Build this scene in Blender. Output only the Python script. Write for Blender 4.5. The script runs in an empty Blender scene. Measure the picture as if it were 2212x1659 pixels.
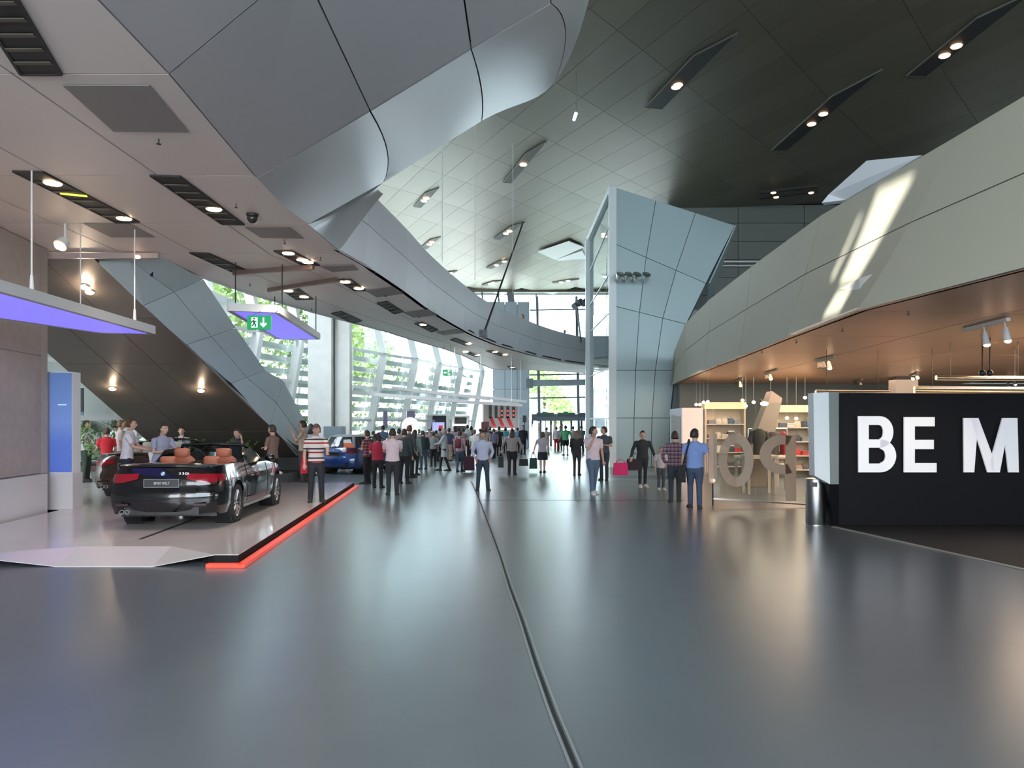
import bpy, bmesh, math, random
from mathutils import Vector, Matrix
random.seed(7)
R = math.radians
SC = bpy.context.scene
COL = SC.collection
# ------------------------------------------------------------------ camera, world, sun, exposure
FPX, HZ, CX, HY = 1650.0, 1.8, 1106.0, 916.0          # focal length in px (2212 wide), eye height, horizon
cam = bpy.data.cameras.new('camera'); camo = bpy.data.objects.new('camera', cam); COL.objects.link(camo)
camo.location = (0, 0, HZ); camo.rotation_euler = (R(90), 0, 0)
cam.sensor_width = 36.0; cam.lens = 36.0*FPX/2212.0; cam.shift_y = (HY-829.5)/2212.0
cam.clip_end = 600; SC.camera = camo
vs = SC.view_settings
vs.view_transform = 'Standard'; vs.look = 'None'; vs.gamma = 1.0; vs.exposure = 0.0; vs.use_curve_mapping = False
w = bpy.data.worlds.new('sky'); SC.world = w; w.use_nodes = True
bg = w.node_tree.nodes['Background']; bg.inputs[0].default_value = (0.80, 0.91, 1.0, 1); bg.inputs[1].default_value = 14.0
SUN_D = Vector((0.8, -0.4, -0.40)).normalized()
sl = bpy.data.lights.new('sun', 'SUN'); sl.energy = 9.0; sl.angle = R(0.6); sl.color = (1.0, 0.95, 0.84)
so = bpy.data.objects.new('sun', sl); COL.objects.link(so); so.rotation_euler = SUN_D.to_track_quat('-Z', 'Y').to_euler()
so.location = (-30, 30, 25)
def area(name, loc, target, sx, sy, power, color=(1, 1, 1)):
    l = bpy.data.lights.new(name, 'AREA'); l.shape = 'RECTANGLE'; l.size = sx; l.size_y = sy; l.energy = power; l.color = color
    o = bpy.data.objects.new(name, l); COL.objects.link(o); o.location = loc
    o.rotation_euler = (Vector(target)-Vector(loc)).to_track_quat('-Z', 'Y').to_euler(); return o
# daylight entering through glazed walls (each lamp stands outside its glazing)
for nm_, loc_, tgt_, a_, b_ in (('portal_far', (0, 63.5, 6.5), (0, 30, 6.5), 24, 13), ('portal_left', (-12.5, 38, 4.7), (2, 34, 4.7), 36, 9.5), ('portal_back', (0, -9, 5.5), (0, 12, 5.5), 60, 7)):
    area(nm_, loc_, tgt_, a_, b_, 1).data.cycles.is_portal = True
area('fill_soffit_left', (-7.5, -4.5, 3.4), (-6.5, 5, 5.2), 5, 2.4, 170, (1.0, 0.80, 0.70))  # unseen warm fill, added to brighten the left soffit
area('fill_soffit_right', (8, -4.0, 2.6), (6, 8, 3.4), 5, 1.2, 120, (1.0, 0.82, 0.62))  # added fill behind the camera, lifts the right soffit
try:
    SC.cycles.caustics_reflective = False; SC.cycles.caustics_refractive = False
    SC.cycles.sample_clamp_indirect = 6.0; SC.cycles.max_bounces = 8; SC.cycles.transparent_max_bounces = 24
except Exception: pass

# ------------------------------------------------------------------ coordinates read off the photograph
def P(px, py, Y): return Vector(((px-CX)*Y/FPX, Y, HZ-(py-HY)*Y/FPX))
def PZ(px, py, z):
    Y = (HZ-z)*FPX/(py-HY); return Vector(((px-CX)*Y/FPX, Y, z))
def PXP(px, py, x):
    Y = x*FPX/(px-CX); return Vector((x, Y, HZ-(py-HY)*Y/FPX))

# ------------------------------------------------------------------ materials
MATS = {}
V = Vector
def mat(name, col, rough=0.5, metal=0.0, emit=0.0, ecol=None, noise=0.0, nscale=4.0, bump=0.0, bscale=60.0, coat=0.0, rnd=0.0, rvar=0.0, spec=0.5):
    if name in MATS: return MATS[name]
    m = bpy.data.materials.new(name); m.use_nodes = True; nt = m.node_tree; n = nt.nodes; L = nt.links
    b = n['Principled BSDF']; b.inputs['Base Color'].default_value = (*col, 1); b.inputs['Roughness'].default_value = rough
    b.inputs['Metallic'].default_value = metal; b.inputs['Specular IOR Level'].default_value = spec
    if coat: b.inputs['Coat Weight'].default_value = coat; b.inputs['Coat Roughness'].default_value = 0.04
    if emit: b.inputs['Emission Color'].default_value = (*(ecol or col), 1); b.inputs['Emission Strength'].default_value = emit
    src = None
    if noise or rvar or bump:
        tc = n.new('ShaderNodeTexCoord')
    if noise:
        t = n.new('ShaderNodeTexNoise'); t.inputs['Scale'].default_value = nscale; t.inputs['Detail'].default_value = 4
        L.new(tc.outputs['Object'], t.inputs['Vector'])
        mr = n.new('ShaderNodeMapRange'); mr.inputs['From Min'].default_value = 0.3; mr.inputs['From Max'].default_value = 0.7
        mr.inputs['To Min'].default_value = 1-noise; mr.inputs['To Max'].default_value = 1+noise
        L.new(t.outputs['Fac'], mr.inputs['Value']); src = mr.outputs[0]
    if rnd:
        oi = n.new('ShaderNodeObjectInfo'); mr2 = n.new('ShaderNodeMapRange')
        mr2.inputs['To Min'].default_value = 1-rnd; mr2.inputs['To Max'].default_value = 1+rnd
        L.new(oi.outputs['Random'], mr2.inputs['Value'])
        if src:
            mu = n.new('ShaderNodeMath'); mu.operation = 'MULTIPLY'; L.new(src, mu.inputs[0]); L.new(mr2.outputs[0], mu.inputs[1]); src = mu.outputs[0]
        else: src = mr2.outputs[0]
    if src:
        vm = n.new('ShaderNodeVectorMath'); vm.operation = 'SCALE'; vm.inputs[0].default_value = col; L.new(src, vm.inputs['Scale'])
        L.new(vm.outputs[0], b.inputs['Base Color'])
    if rvar:
        t2 = n.new('ShaderNodeTexNoise'); t2.inputs['Scale'].default_value = 0.9; t2.inputs['Detail'].default_value = 5
        L.new(tc.outputs['Object'], t2.inputs['Vector']); m3 = n.new('ShaderNodeMapRange')
        m3.inputs['To Min'].default_value = rough-rvar; m3.inputs['To Max'].default_value = rough+rvar
        L.new(t2.outputs['Fac'], m3.inputs['Value']); L.new(m3.outputs[0], b.inputs['Roughness'])
    if bump:
        t3 = n.new('ShaderNodeTexNoise'); t3.inputs['Scale'].default_value = bscale; t3.inputs['Detail'].default_value = 3
        L.new(tc.outputs['Object'], t3.inputs['Vector']); bu = n.new('ShaderNodeBump'); bu.inputs['Strength'].default_value = bump; bu.inputs['Distance'].default_value = 0.01
        L.new(t3.outputs['Fac'], bu.inputs['Height']); L.new(bu.outputs[0], b.inputs['Normal'])
    MATS[name] = m; return m
def glass(name, tint=(0.92, 0.97, 0.97), refl=0.12, body=0.0, bcol=(1, 1, 1)):
    if name in MATS: return MATS[name]
    m = bpy.data.materials.new(name); m.use_nodes = True; nt = m.node_tree; n = nt.nodes; L = nt.links; n.clear()
    out = n.new('ShaderNodeOutputMaterial'); tr = n.new('ShaderNodeBsdfTransparent'); tr.inputs[0].default_value = (*tint, 1)
    gl = n.new('ShaderNodeBsdfGlossy'); gl.inputs['Roughness'].default_value = 0.03
    fc = n.new('ShaderNodeLayerWeight'); pw = n.new('ShaderNodeMath'); pw.operation = 'POWER'; pw.inputs[1].default_value = 4.0; L.new(fc.outputs['Facing'], pw.inputs[0])
    lw = n.new('ShaderNodeMapRange'); lw.inputs['To Min'].default_value = 0.04; lw.inputs['To Max'].default_value = 0.7; L.new(pw.outputs[0], lw.inputs['Value'])
    mx = n.new('ShaderNodeMixShader'); L.new(lw.outputs[0], mx.inputs[0]); L.new(tr.outputs[0], mx.inputs[1]); L.new(gl.outputs[0], mx.inputs[2])
    last = mx.outputs[0]
    if body:
        di = n.new('ShaderNodeBsdfDiffuse'); di.inputs[0].default_value = (*bcol, 1); tl = n.new('ShaderNodeBsdfTranslucent'); tl.inputs[0].default_value = (*bcol, 1)
        ad = n.new('ShaderNodeMixShader'); ad.inputs[0].default_value = 0.5; L.new(di.outputs[0], ad.inputs[1]); L.new(tl.outputs[0], ad.inputs[2])
        m2 = n.new('ShaderNodeMixShader'); m2.inputs[0].default_value = body; L.new(last, m2.inputs[1]); L.new(ad.outputs[0], m2.inputs[2]); last = m2.outputs[0]
    L.new(last, out.inputs[0]); MATS[name] = m; return m
def banded(name, cols, period, rough=0.8, axis=2, plaid=None):
    """cloth with woven stripes (object space): cols = list of (end fraction, colour)"""
    if name in MATS: return MATS[name]
    m = bpy.data.materials.new(name); m.use_nodes = True; nt = m.node_tree; n = nt.nodes; L = nt.links
    b = n['Principled BSDF']; b.inputs['Roughness'].default_value = rough
    tc = n.new('ShaderNodeTexCoord'); sx = n.new('ShaderNodeSeparateXYZ'); L.new(tc.outputs['Object'], sx.inputs[0])
    def ramp(ax, cs):
        dv = n.new('ShaderNodeMath'); dv.operation = 'DIVIDE'; dv.inputs[1].default_value = period; L.new(sx.outputs[ax], dv.inputs[0])
        fr = n.new('ShaderNodeMath'); fr.operation = 'FRACT'; L.new(dv.outputs[0], fr.inputs[0])
        r = n.new('ShaderNodeValToRGB'); r.color_ramp.interpolation = 'CONSTANT'; L.new(fr.outputs[0], r.inputs[0])
        e = r.color_ramp.elements; e[0].position = 0; e[0].color = (*cs[0][1], 1); e[1].position = cs[0][0]; e[1].color = (*cs[1][1], 1)
        for i in range(2, len(cs)):
            k = e.new(cs[i-1][0]); k.color = (*cs[i][1], 1)
        return r.outputs[0]
    a = ramp(axis, cols)
    if plaid:
        c = ramp(0, plaid); mx = n.new('ShaderNodeMix'); mx.data_type = 'RGBA'; mx.blend_type = 'MULTIPLY'; mx.inputs[0].default_value = 1.0
        L.new(a, mx.inputs[6]); L.new(c, mx.inputs[7]); a = mx.outputs[2]
    L.new(a, b.inputs['Base Color']); MATS[name] = m; return m
def cloth(col): return mat('cloth_%d_%d_%d' % tuple(int(c*255) for c in col), col, 0.85, noise=0.08, nscale=9)

M_floor = mat('floor_stone', (0.112, 0.128, 0.142), 0.28, noise=0.05, nscale=1.7, spec=1.0)
M_soffit = mat('soffit_metal', (0.88, 0.79, 0.74), 0.45, metal=0.1, rnd=0.06)
M_soffit_perf = mat('perforated_metal', (0.31, 0.285, 0.275), 0.6, metal=0.2)
M_hull = mat('hull_metal', (0.50, 0.51, 0.53), 0.42, metal=0.2, rnd=0.05)
M_band = mat('bridge_metal', (0.88, 0.92, 0.98), 0.5, metal=0.0, rnd=0.03)
M_cream = mat('cream_panel', (0.42, 0.41, 0.33), 0.55, rnd=0.02)
M_tower = mat('tower_glass_panel', (0.43, 0.57, 0.60), 0.35, metal=0.1, rnd=0.05)
M_roof = mat('roof_metal', (0.155, 0.138, 0.100), 0.45, metal=0.45, rnd=0.10)
M_dark = mat('dark_trim_recess_shade', (0.02, 0.02, 0.02), 0.6)  # near black for small parts; on flat plates it paints recess shade
M_joint = mat('joint_black', (0.015, 0.015, 0.016), 0.7)
M_white = mat('white_paint', (0.78, 0.78, 0.78), 0.45)
M_wall = mat('white_wall', (0.62, 0.62, 0.60), 0.7)
M_grey = mat('grey_block', (0.33, 0.38, 0.43), 0.6)
M_conc = mat('pale_concrete', (0.66, 0.67, 0.64), 0.75, noise=0.05, nscale=3)
M_lamp = mat('warm_lamp', (1, 0.8, 0.6), 0.4, emit=14, ecol=(1.0, 0.72, 0.45))
M_lampd = mat('dim_warm_lamp', (1, 0.75, 0.5), 0.4, emit=3.0, ecol=(1.0, 0.62, 0.36))
M_steel = mat('brushed_steel', (0.55, 0.56, 0.57), 0.3, metal=0.9)
M_chrome = mat('chrome', (0.8, 0.8, 0.8), 0.12, metal=1.0)
M_black = mat('black_plastic', (0.015, 0.015, 0.017), 0.4)
M_rubber = mat('rubber', (0.02, 0.02, 0.02), 0.75)
M_glass = glass('clear_glass')
M_frame = mat('white_steel', (0.80, 0.82, 0.82), 0.4)

# ------------------------------------------------------------------ mesh helpers
class MB:
    def __init__(s): s.v = []; s.f = []; s.mi = []; s.cur = 0
    def add(s, vs_, fs_):
        o = len(s.v); s.v += [tuple(v) for v in vs_]; s.f += [tuple(i+o for i in f) for f in fs_]; s.mi += [s.cur]*len(fs_); return s
    def box(s, c, d, rz=0.0, taper=1.0):
        x, y, z = d[0]/2, d[1]/2, d[2]/2; vv = []
        for sz in (-1, 1):
            t = taper if sz > 0 else 1.0
            for sx, sy in ((-1, -1), (1, -1), (1, 1), (-1, 1)):
                a, b = sx*x*t, sy*y*t
                vv.append((c[0]+a*math.cos(rz)-b*math.sin(rz), c[1]+a*math.sin(rz)+b*math.cos(rz), c[2]+sz*z))
        return s.add(vv, [(3, 2, 1, 0), (4, 5, 6, 7), (0, 1, 5, 4), (1, 2, 6, 5), (2, 3, 7, 6), (3, 0, 4, 7)])
    def prism(s, pts, off):
        n = len(pts); off = Vector(off); a = [Vector(p) for p in pts]; b = [p+off for p in a]
        fs_ = [tuple(range(n))[::-1], tuple(range(n, 2*n))] + [(i, (i+1) % n, n+(i+1) % n, n+i) for i in range(n)]
        return s.add(a+b, fs_)
    def tube(s, pts, rad, n=8, cap=True):
        pts = [Vector(p) for p in pts]; k = len(pts)
        rr = rad if isinstance(rad, (list, tuple)) else [rad]*k
        o = []; up = None
        for i, p in enumerate(pts):
            d = (pts[min(i+1, k-1)]-pts[max(i-1, 0)]).normalized()
            if up is None: up = Vector((0, 0, 1)) if abs(d.z) < 0.9 else Vector((0, 1, 0))
            a = d.cross(up).normalized(); b = a.cross(d).normalized(); up = b
            r = rr[i]; r = r if isinstance(r, (list, tuple)) else (r, r)
            for j in range(n):
                t = 2*math.pi*j/n; o.append(p+a*math.cos(t)*r[0]+b*math.sin(t)*r[1])
        fs_ = [(i*n+j, i*n+(j+1) % n, (i+1)*n+(j+1) % n, (i+1)*n+j) for i in range(k-1) for j in range(n)]
        if cap: fs_ += [tuple(range(n))[::-1], tuple(range((k-1)*n, k*n))]
        return s.add(o, fs_)
    def rings(s, rings_, n=16):
        """stack of horizontal ellipses (cx,cy,z,rx,ry)"""
        o = []; k = len(rings_)
        for (cx_, cy_, z, rx, ry) in rings_:
            for j in range(n):
                t = 2*math.pi*j/n; o.append((cx_+rx*math.cos(t), cy_+ry*math.sin(t), z))
        fs_ = [(i*n+j, i*n+(j+1) % n, (i+1)*n+(j+1) % n, (i+1)*n+j) for i in range(k-1) for j in range(n)]
        fs_ += [tuple(range(n))[::-1], tuple(range((k-1)*n, k*n))]
        return s.add(o, fs_)
    def lathe(s, prof, c, axis='z', n=24):
        """closed surface of revolution: prof = [(r,h)...]"""
        o = []; k = len(prof)
        for (r, h) in prof:
            for j in range(n):
                t = 2*math.pi*j/n; a, b = r*math.cos(t), r*math.sin(t)
                o.append((c[0]+a, c[1]+b, c[2]+h) if axis == 'z' else (c[0]+h, c[1]+a, c[2]+b) if axis == 'x' else (c[0]+a, c[1]+h, c[2]+b))
        fs_ = [(i*n+j, i*n+(j+1) % n, (i+1)*n+(j+1) % n, (i+1)*n+j) for i in range(k-1) for j in range(n)]
        if prof[0] == prof[-1]: return s.add(o, fs_)
        if prof[0][0] > 1e-4: fs_.append(tuple(range(n))[::-1])
        if prof[-1][0] > 1e-4: fs_.append(tuple(range((k-1)*n, k*n)))
        return s.add(o, fs_)
    def ball(s, c, r, n=12, m=8):
        r = r if isinstance(r, (tuple, list)) else (r, r, r); o = []
        for i in range(m+1):
            ph = -math.pi/2+math.pi*i/m
            for j in range(n):
                t = 2*math.pi*j/n; o.append((c[0]+r[0]*math.cos(ph)*math.cos(t), c[1]+r[1]*math.cos(ph)*math.sin(t), c[2]+r[2]*math.sin(ph)))
        return s.add(o, [(i*n+j, i*n+(j+1) % n, (i+1)*n+(j+1) % n, (i+1)*n+j) for i in range(m) for j in range(n)])
    def grid(s, g, thick=None):
        """g = rows of points; thick = Vector offset closing the back"""
        r, c = len(g), len(g[0]); o = [p for row in g for p in row]
        f = [(i*c+j, i*c+j+1, (i+1)*c+j+1, (i+1)*c+j) for i in range(r-1) for j in range(c-1)]
        if thick is None: return s.add(o, f)
        t = Vector(thick); N = len(o); o2 = o+[Vector(p)+t for p in o]
        f2 = [tuple(N+i for i in q)[::-1] for q in f]
        ed = [j for j in range(c)]+[i*c+c-1 for i in range(1, r)]+[(r-1)*c+j for j in range(c-2, -1, -1)]+[i*c for i in range(r-2, 0, -1)]
        f3 = [(ed[i], ed[(i+1) % len(ed)], N+ed[(i+1) % len(ed)], N+ed[i]) for i in range(len(ed))]
        return s.add(o2, f+f2+f3)
    def mesh(s, name):
        me = bpy.data.meshes.new(name); me.from_pydata(s.v, [], s.f); me.validate(); me.update(); return me
    def build(s, name, m, parent=None, smooth=False, fix=True, loc=None):
        me = s.mesh(name)
        ms = m if isinstance(m, (list, tuple)) else [m]
        for x in ms: me.materials.append(x)
        if len(ms) > 1 and len(me.polygons) == len(s.mi): me.polygons.foreach_set('material_index', s.mi)
        if fix:
            bm = bmesh.new(); bm.from_mesh(me); bmesh.ops.recalc_face_normals(bm, faces=bm.faces); bm.to_mesh(me); bm.free()
        if smooth:
            me.shade_smooth()
            if smooth == 'auto': me.set_sharp_from_angle(angle=R(40))
        o = bpy.data.objects.new(name, me); COL.objects.link(o)
        if parent is not None:
            o.parent = parent
            if loc is None and not is_local(parent): o.matrix_parent_inverse = world_of(parent).inverted()
        if loc is not None: o.location = loc
        return o
LOCALS = set()
def is_local(p):
    while p.parent is not None: p = p.parent
    return p.name in LOCALS
def world_of(p):
    m = Matrix.Translation(p.location) @ p.rotation_euler.to_matrix().to_4x4()
    return (world_of(p.parent) @ p.matrix_parent_inverse @ m) if p.parent else m
def tag(o, label, cat, group=None, kind=None):
    o['label'] = label; o['category'] = cat
    if group: o['group'] = group
    if kind: o['kind'] = kind
    return o
def struct(o): o['kind'] = 'structure'; return o
def thing(name, loc, label, cat, group=None, rz=0.0, local=False):
    o = bpy.data.objects.new(name, None); COL.objects.link(o); o.location = loc; o.rotation_euler = (0, 0, rz); o.empty_display_size = 0.2
    if local: LOCALS.add(o.name)
    return tag(o, label, cat, group)
def sempty(name, loc=(0, 0, 0)):
    o = bpy.data.objects.new(name, None); COL.objects.link(o); o.location = loc; return struct(o)
def inset(q, g):
    """shrink a quad (4 Vectors) by g metres on every side"""
    q = [Vector(p) for p in q]; out = []
    for i in range(4):
        p = q[i]; a = (q[(i+1) % 4]-p); b = (q[i-1]-p)
        out.append(p+a.normalized()*g+b.normalized()*g)
    return out
def panel(q, g, off, name, m, parent):
    return MB().prism(inset(q, g), off).build(name, m, parent)
def beam(a, b, wd, ht, mb=None):
    """rectangular bar from a to b"""
    mb = mb or MB(); a = Vector(a); b = Vector(b); d = (b-a).normalized()
    up = Vector((0, 0, 1)) if abs(d.z) < 0.95 else Vector((0, 1, 0)); s1 = d.cross(up).normalized()*wd/2; u = s1.cross(d).normalized()*ht/2
    return mb.add([a-s1-u, a+s1-u, a+s1+u, a-s1+u, b-s1-u, b+s1-u, b+s1+u, b-s1+u], [(3, 2, 1, 0), (4, 5, 6, 7), (0, 1, 5, 4), (1, 2, 6, 5), (2, 3, 7, 6), (3, 0, 4, 7)])
def text_obj(s, name, size, m, parent=None, depth=0.01, mtx=None, width=None):
    c = bpy.data.curves.new(name, 'FONT'); c.body = s; c.size = size; c.extrude = depth/2; c.align_x = 'LEFT'
    o = bpy.data.objects.new(name+'_tmp', c); COL.objects.link(o)
    dg = bpy.context.evaluated_depsgraph_get(); me = bpy.data.meshes.new_from_object(o.evaluated_get(dg)); bpy.data.objects.remove(o)
    me.materials.clear(); me.materials.append(m); me.name = name
    xs = [v.co.x for v in me.vertices]; sxx = (width/(max(xs)-min(xs))) if width else 1
    x0 = min(xs)
    for v in me.vertices: v.co.x = (v.co.x-x0)*sxx
    if mtx is not None: me.transform(mtx)
    o = bpy.data.objects.new(name, me); COL.objects.link(o)
    if parent is not None: 
        o.parent = parent
        if not is_local(parent): o.matrix_parent_inverse = world_of(parent).inverted()
    return o
# ================================================================== SETTING
def lerp(a, b, t): return a+(b-a)*t
def bez(a, m, b, t):
    c = 2*m-(a+b)*0.5; return a*(1-t)**2+c*2*t*(1-t)+b*t*t
# ---- floor
fl = struct(MB().grid([[(-45, -8, 0), (40, -8, 0)], [(-45, 66, 0), (40, 66, 0)]]).build('floor', M_floor, fix=False))
def strip(name, pts, wd, z0, z1, m, parent):
    pts = [Vector(p) for p in pts]; mb = MB(); L_, R_ = [], []
    for i, p in enumerate(pts):
        d = (pts[min(i+1, len(pts)-1)]-pts[max(i-1, 0)]).normalized(); n_ = Vector((d.y, -d.x, 0))*wd/2
        L_.append((p.x-n_.x, p.y-n_.y, z0)); R_.append((p.x+n_.x, p.y+n_.y, z0))
    mb.grid([L_, R_], (0, 0, z1-z0)); return mb.build(name, m, parent)
M_groove = mat('groove_metal', (0.34, 0.36, 0.36), 0.4, metal=0.5)
gp = [PZ(x, y, 0) for x, y in ((1262, 1700), (1237, 1640), (1196, 1540), (1160, 1440), (1128, 1340), (1102, 1270), (1080, 1200), (1060, 1145), (1042, 1098), (1030, 1066), (1018, 1040))]
for dx, wd, m in ((-0.028, 0.016, M_groove), (0.028, 0.016, M_groove), (0, 0.022, M_joint)):
    strip('floor_rail' if m is M_groove else 'floor_groove', [p+Vector((dx, 0, 0)) for p in gp], wd, 0.001, 0.006 if m is M_groove else 0.003, m, fl)
strip('floor_joint', [PZ(1030, 1081, 0), PZ(1480, 1081, 0)], 0.02, 0.001, 0.003, M_joint, fl)
strip('floor_joint', [(-3, 28, 0), (4.2, 28, 0)], 0.02, 0.001, 0.003, M_joint, fl)

# ---- soffit (left lower ceiling) : rectangular field and curved underside of the bridge
cl = sempty('ceiling_lower')
XS = [-3.42, -4.85, -6.3, -7.75, -9.2, -10.65, -12.1]; YS = [-1.5, 1.5, 4.6, 7.42, 10.45, 12.95, 15.3]
GAP = 0.012
SX = {-1.5: -3.3, 1.5: -3.3, 4.6: -3.3, 7.42: -3.33, 10.45: -3.52, 12.95: -3.47, 15.3: -3.39}
for j in range(len(YS)-1):
    for i in range(len(XS)-1):
        xa, xb = (SX[YS[j]], SX[YS[j+1]]) if i == 0 else (XS[i], XS[i])
        q = [(XS[i+1], YS[j], 5.2), (xa, YS[j], 5.2), (xb, YS[j+1], 5.2), (XS[i+1], YS[j+1], 5.2)]
        panel(q, GAP, (0, 0, 0.05), 'soffit_panel', M_soffit, cl)
ST = [((-3.38, 15.3), (-7.75, 15.3)), ((-3.02, 17.2), (-7.15, 17.6)), ((-2.75, 19.6), (-6.8, 20.0)), ((-2.5, 22.3), (-6.1, 22.9)), ((-2.2, 24.6), (-5.4, 25.3)),
      ((-1.75, 27.6), (-4.55, 28.2)), ((-1.37, 29.8), (-4.05, 30.6)), ((-0.56, 33.2), (-3.1, 34.2)), ((0.3, 35.7), (-2.45, 37.5)),
      ((1.4, 38.8), (-1.9, 42.0)), ((2.8, 41.9), (-1.2, 47.0)), ((4.3, 44.2), (2.0, 48.5)), ((6.5, 47.0), (5.0, 51.0))]
def sp(i, t, z=5.2):
    a, b = ST[i]; return Vector((lerp(a[0], b[0], t), lerp(a[1], b[1], t), z))
for i in range(len(ST)-1):
    ts = (0, 0.34, 0.68, 1.0)
    for k in range(3):
        q = [sp(i, ts[k]), sp(i, ts[k+1]), sp(i+1, ts[k+1]), sp(i+1, ts[k])]
        m = M_soffit
        panel(q, GAP, (0, 0, 0.05), 'soffit_panel', m, cl)
# dark backing above the joints, and the walkway slab on top
mb = MB(); mb.box((-7.9, 6.9, 5.29), (8.5, 16.9, 0.06)); mb.build('soffit_backing', M_joint, cl)
mb = MB(); mb.grid([[sp(i, 0, 5.27) for i in range(len(ST))], [sp(i, 1, 5.27) for i in range(len(ST))]], (0, 0, 0.06)); mb.build('soffit_backing', M_joint, cl)
mb = MB(); mb.grid([[sp(i, 0.03, 5.4) for i in range(len(ST))], [sp(i, 0.97, 5.4) for i in range(len(ST))]], (0, 0, 0.3)); mb.build('walkway_slab', M_conc, cl)
MB().box((-7.7, 6.9, 5.55), (8.4, 16.8, 0.3)).build('walkway_slab', M_conc, cl)
mb = MB(); mb.grid([[sp(i, 1.0, 5.18) for i in range(len(ST))], [sp(i, 1.0, 6.75) for i in range(len(ST))]], (-0.08, 0.0, 0)); mb.build('outer_fascia', M_band, cl)
# vents and light recesses flush with the soffit
def pq(pts, z=5.195): return [PZ(x, y, z) for x, y in pts]
def vent(pts):
    q = pq(pts); mb = MB().prism(q, (0, 0, -0.008)); return mb.build('vent_grille', M_soffit_perf, cl)
for pts in (((135, 183), (322, 183), (408, 285), (245, 283)), ((180, 483), (280, 483), (335, 512), (240, 512)), ((528, 490), (625, 490), (657, 515), (563, 513)),
            ((690, 575), (762, 572), (775, 583), (718, 587)), ((790, 628), (850, 619), (872, 634), (814, 642)), ((870, 675), (925, 668), (948, 680), (893, 686)),
            ((942, 718), (987, 711), (1003, 719), (957, 724))): vent(pts)
def slot(pts, lamps=(), n=6, nm='recessed_ceiling_light', label='', strip_=None, group='recessed lights in the lower ceiling'):
    q = pq(pts, 5.19); c = sum(q, Vector())/4
    t = thing(nm, c, label, 'ceiling light', group)
    fr = MB(); 
    for i in range(4): beam(q[i], q[(i+1) % 4], 0.03, 0.03, fr)
    fr.build('housing_rim', M_dark, t)
    MB().prism(q, (0, 0, -0.004)).build('recess', M_dark, t)  # flat dark plate, the shade of the recess is its colour
    for k in range(1, n):     # cross bars run the short way
        f = k/n; a, b = lerp(q[0], q[3], f), lerp(q[1], q[2], f); a, b = lerp(a, b, 0.05), lerp(a, b, 0.95); a.z = b.z = 5.175
        beam(a, b, 0.05, 0.012).build('baffle', mat('baffle_grey', (0.10, 0.09, 0.07), 0.5, metal=0.3), t)
    for (lx, ly) in lamps:
        p = PZ(lx, ly, 5.165)
        if p.y < 18 and len(lamps) > 0:
            l = bpy.data.lights.new('recess_bulb', 'SPOT'); l.energy = 130; l.color = (1, .80, .68); l.spot_size = R(110); l.spot_blend = .7; l.shadow_soft_size = .1
            lo = bpy.data.objects.new('recess_bulb', l); COL.objects.link(lo); lo.location = p+V((0, 0, -.06))
        mb = MB().rings([(p.x, p.y, 5.16, 0.11, 0.11), (p.x, p.y, 5.172, 0.12, 0.12)], 14); mb.build('lamp', M_lamp, t)
    if strip_:
        a, b = (PZ(*p_, 5.165) for p_ in strip_); beam(a, b, 0.05, 0.015).build('tube', mat('yellow_tube', (0.8, 0.8, 0.1), 0.4, emit=1.6, ecol=(0.75, 0.8, 0.05)), t, )
slot(((0, 35), (-60, -20), (45, 160), (130, 160)) if False else ((-110, -80), (-10, -80), (132, 160), (45, 160)), (), 7, label='dark louvred recess at the top left corner of the soffit')
slot(((28, 370), (92, 372), (300, 480), (250, 480)), ((114, 397), (268, 473)), 6, label='recess with two warm lamps and a yellow tube, left soffit', strip_=((130, 418), (188, 424)))
slot(((325, 379), (388, 381), (527, 485), (480, 484)), ((462, 453),), 7, label='long dark recess with one dim lamp beside the dome camera')
slot(((410, 546), (450, 547), (545, 590), (508, 590)), (), 4, label='unlit dark recess above the exit sign')
slot(((592, 542), (630, 542), (690, 573), (655, 573)), ((623, 548), (653, 562), (665, 567)), 4, label='recess with three warm lamps left of the curved band')
slot(((607, 624), (642, 622), (676, 646), (640, 647)), ((623, 629), (657, 642)), 4, label='recess with two warm lamps above the short blue light panel')
slot(((729, 604), (757, 603), (789, 628), (766, 628)), ((746, 610), (775, 624)), 4, label='recess with two lamps at the near end of the bridge underside')
slot(((716, 677), (737, 673), (781, 693), (765, 698)), (), 4, label='unlit recess along the outer edge of the bridge underside')
slot(((815, 655), (835, 651), (871, 673), (852, 678)), (), 4, label='unlit recess in the middle of the bridge underside')
slot(((896, 699), (912, 696), (946, 713), (932, 717)), ((914, 702),), 4, label='recess with one lamp midway along the bridge underside')
slot(((973, 734), (985, 731), (1015, 743), (1005, 746)), ((1012, 743),), 3, label='recess with one lamp on the narrow part of the bridge underside')
slot(((1005, 762), (1014, 760), (1036, 769), (1028, 771)), ((1006, 761), (1031, 768)), 3, label='recess with two small lamps over the far exit sign')
slot(((1050, 758), (1062, 757), (1092, 767), (1082, 769)), ((1069, 761), (1091, 767)), 3, label='recess with two lamps nearest the inner rim of the bridge')
slot(((1095, 791), (1106, 790), (1116, 797), (1104, 798)), ((1107, 794),), 2, label='small recess with one lamp beside the grey block')
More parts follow.
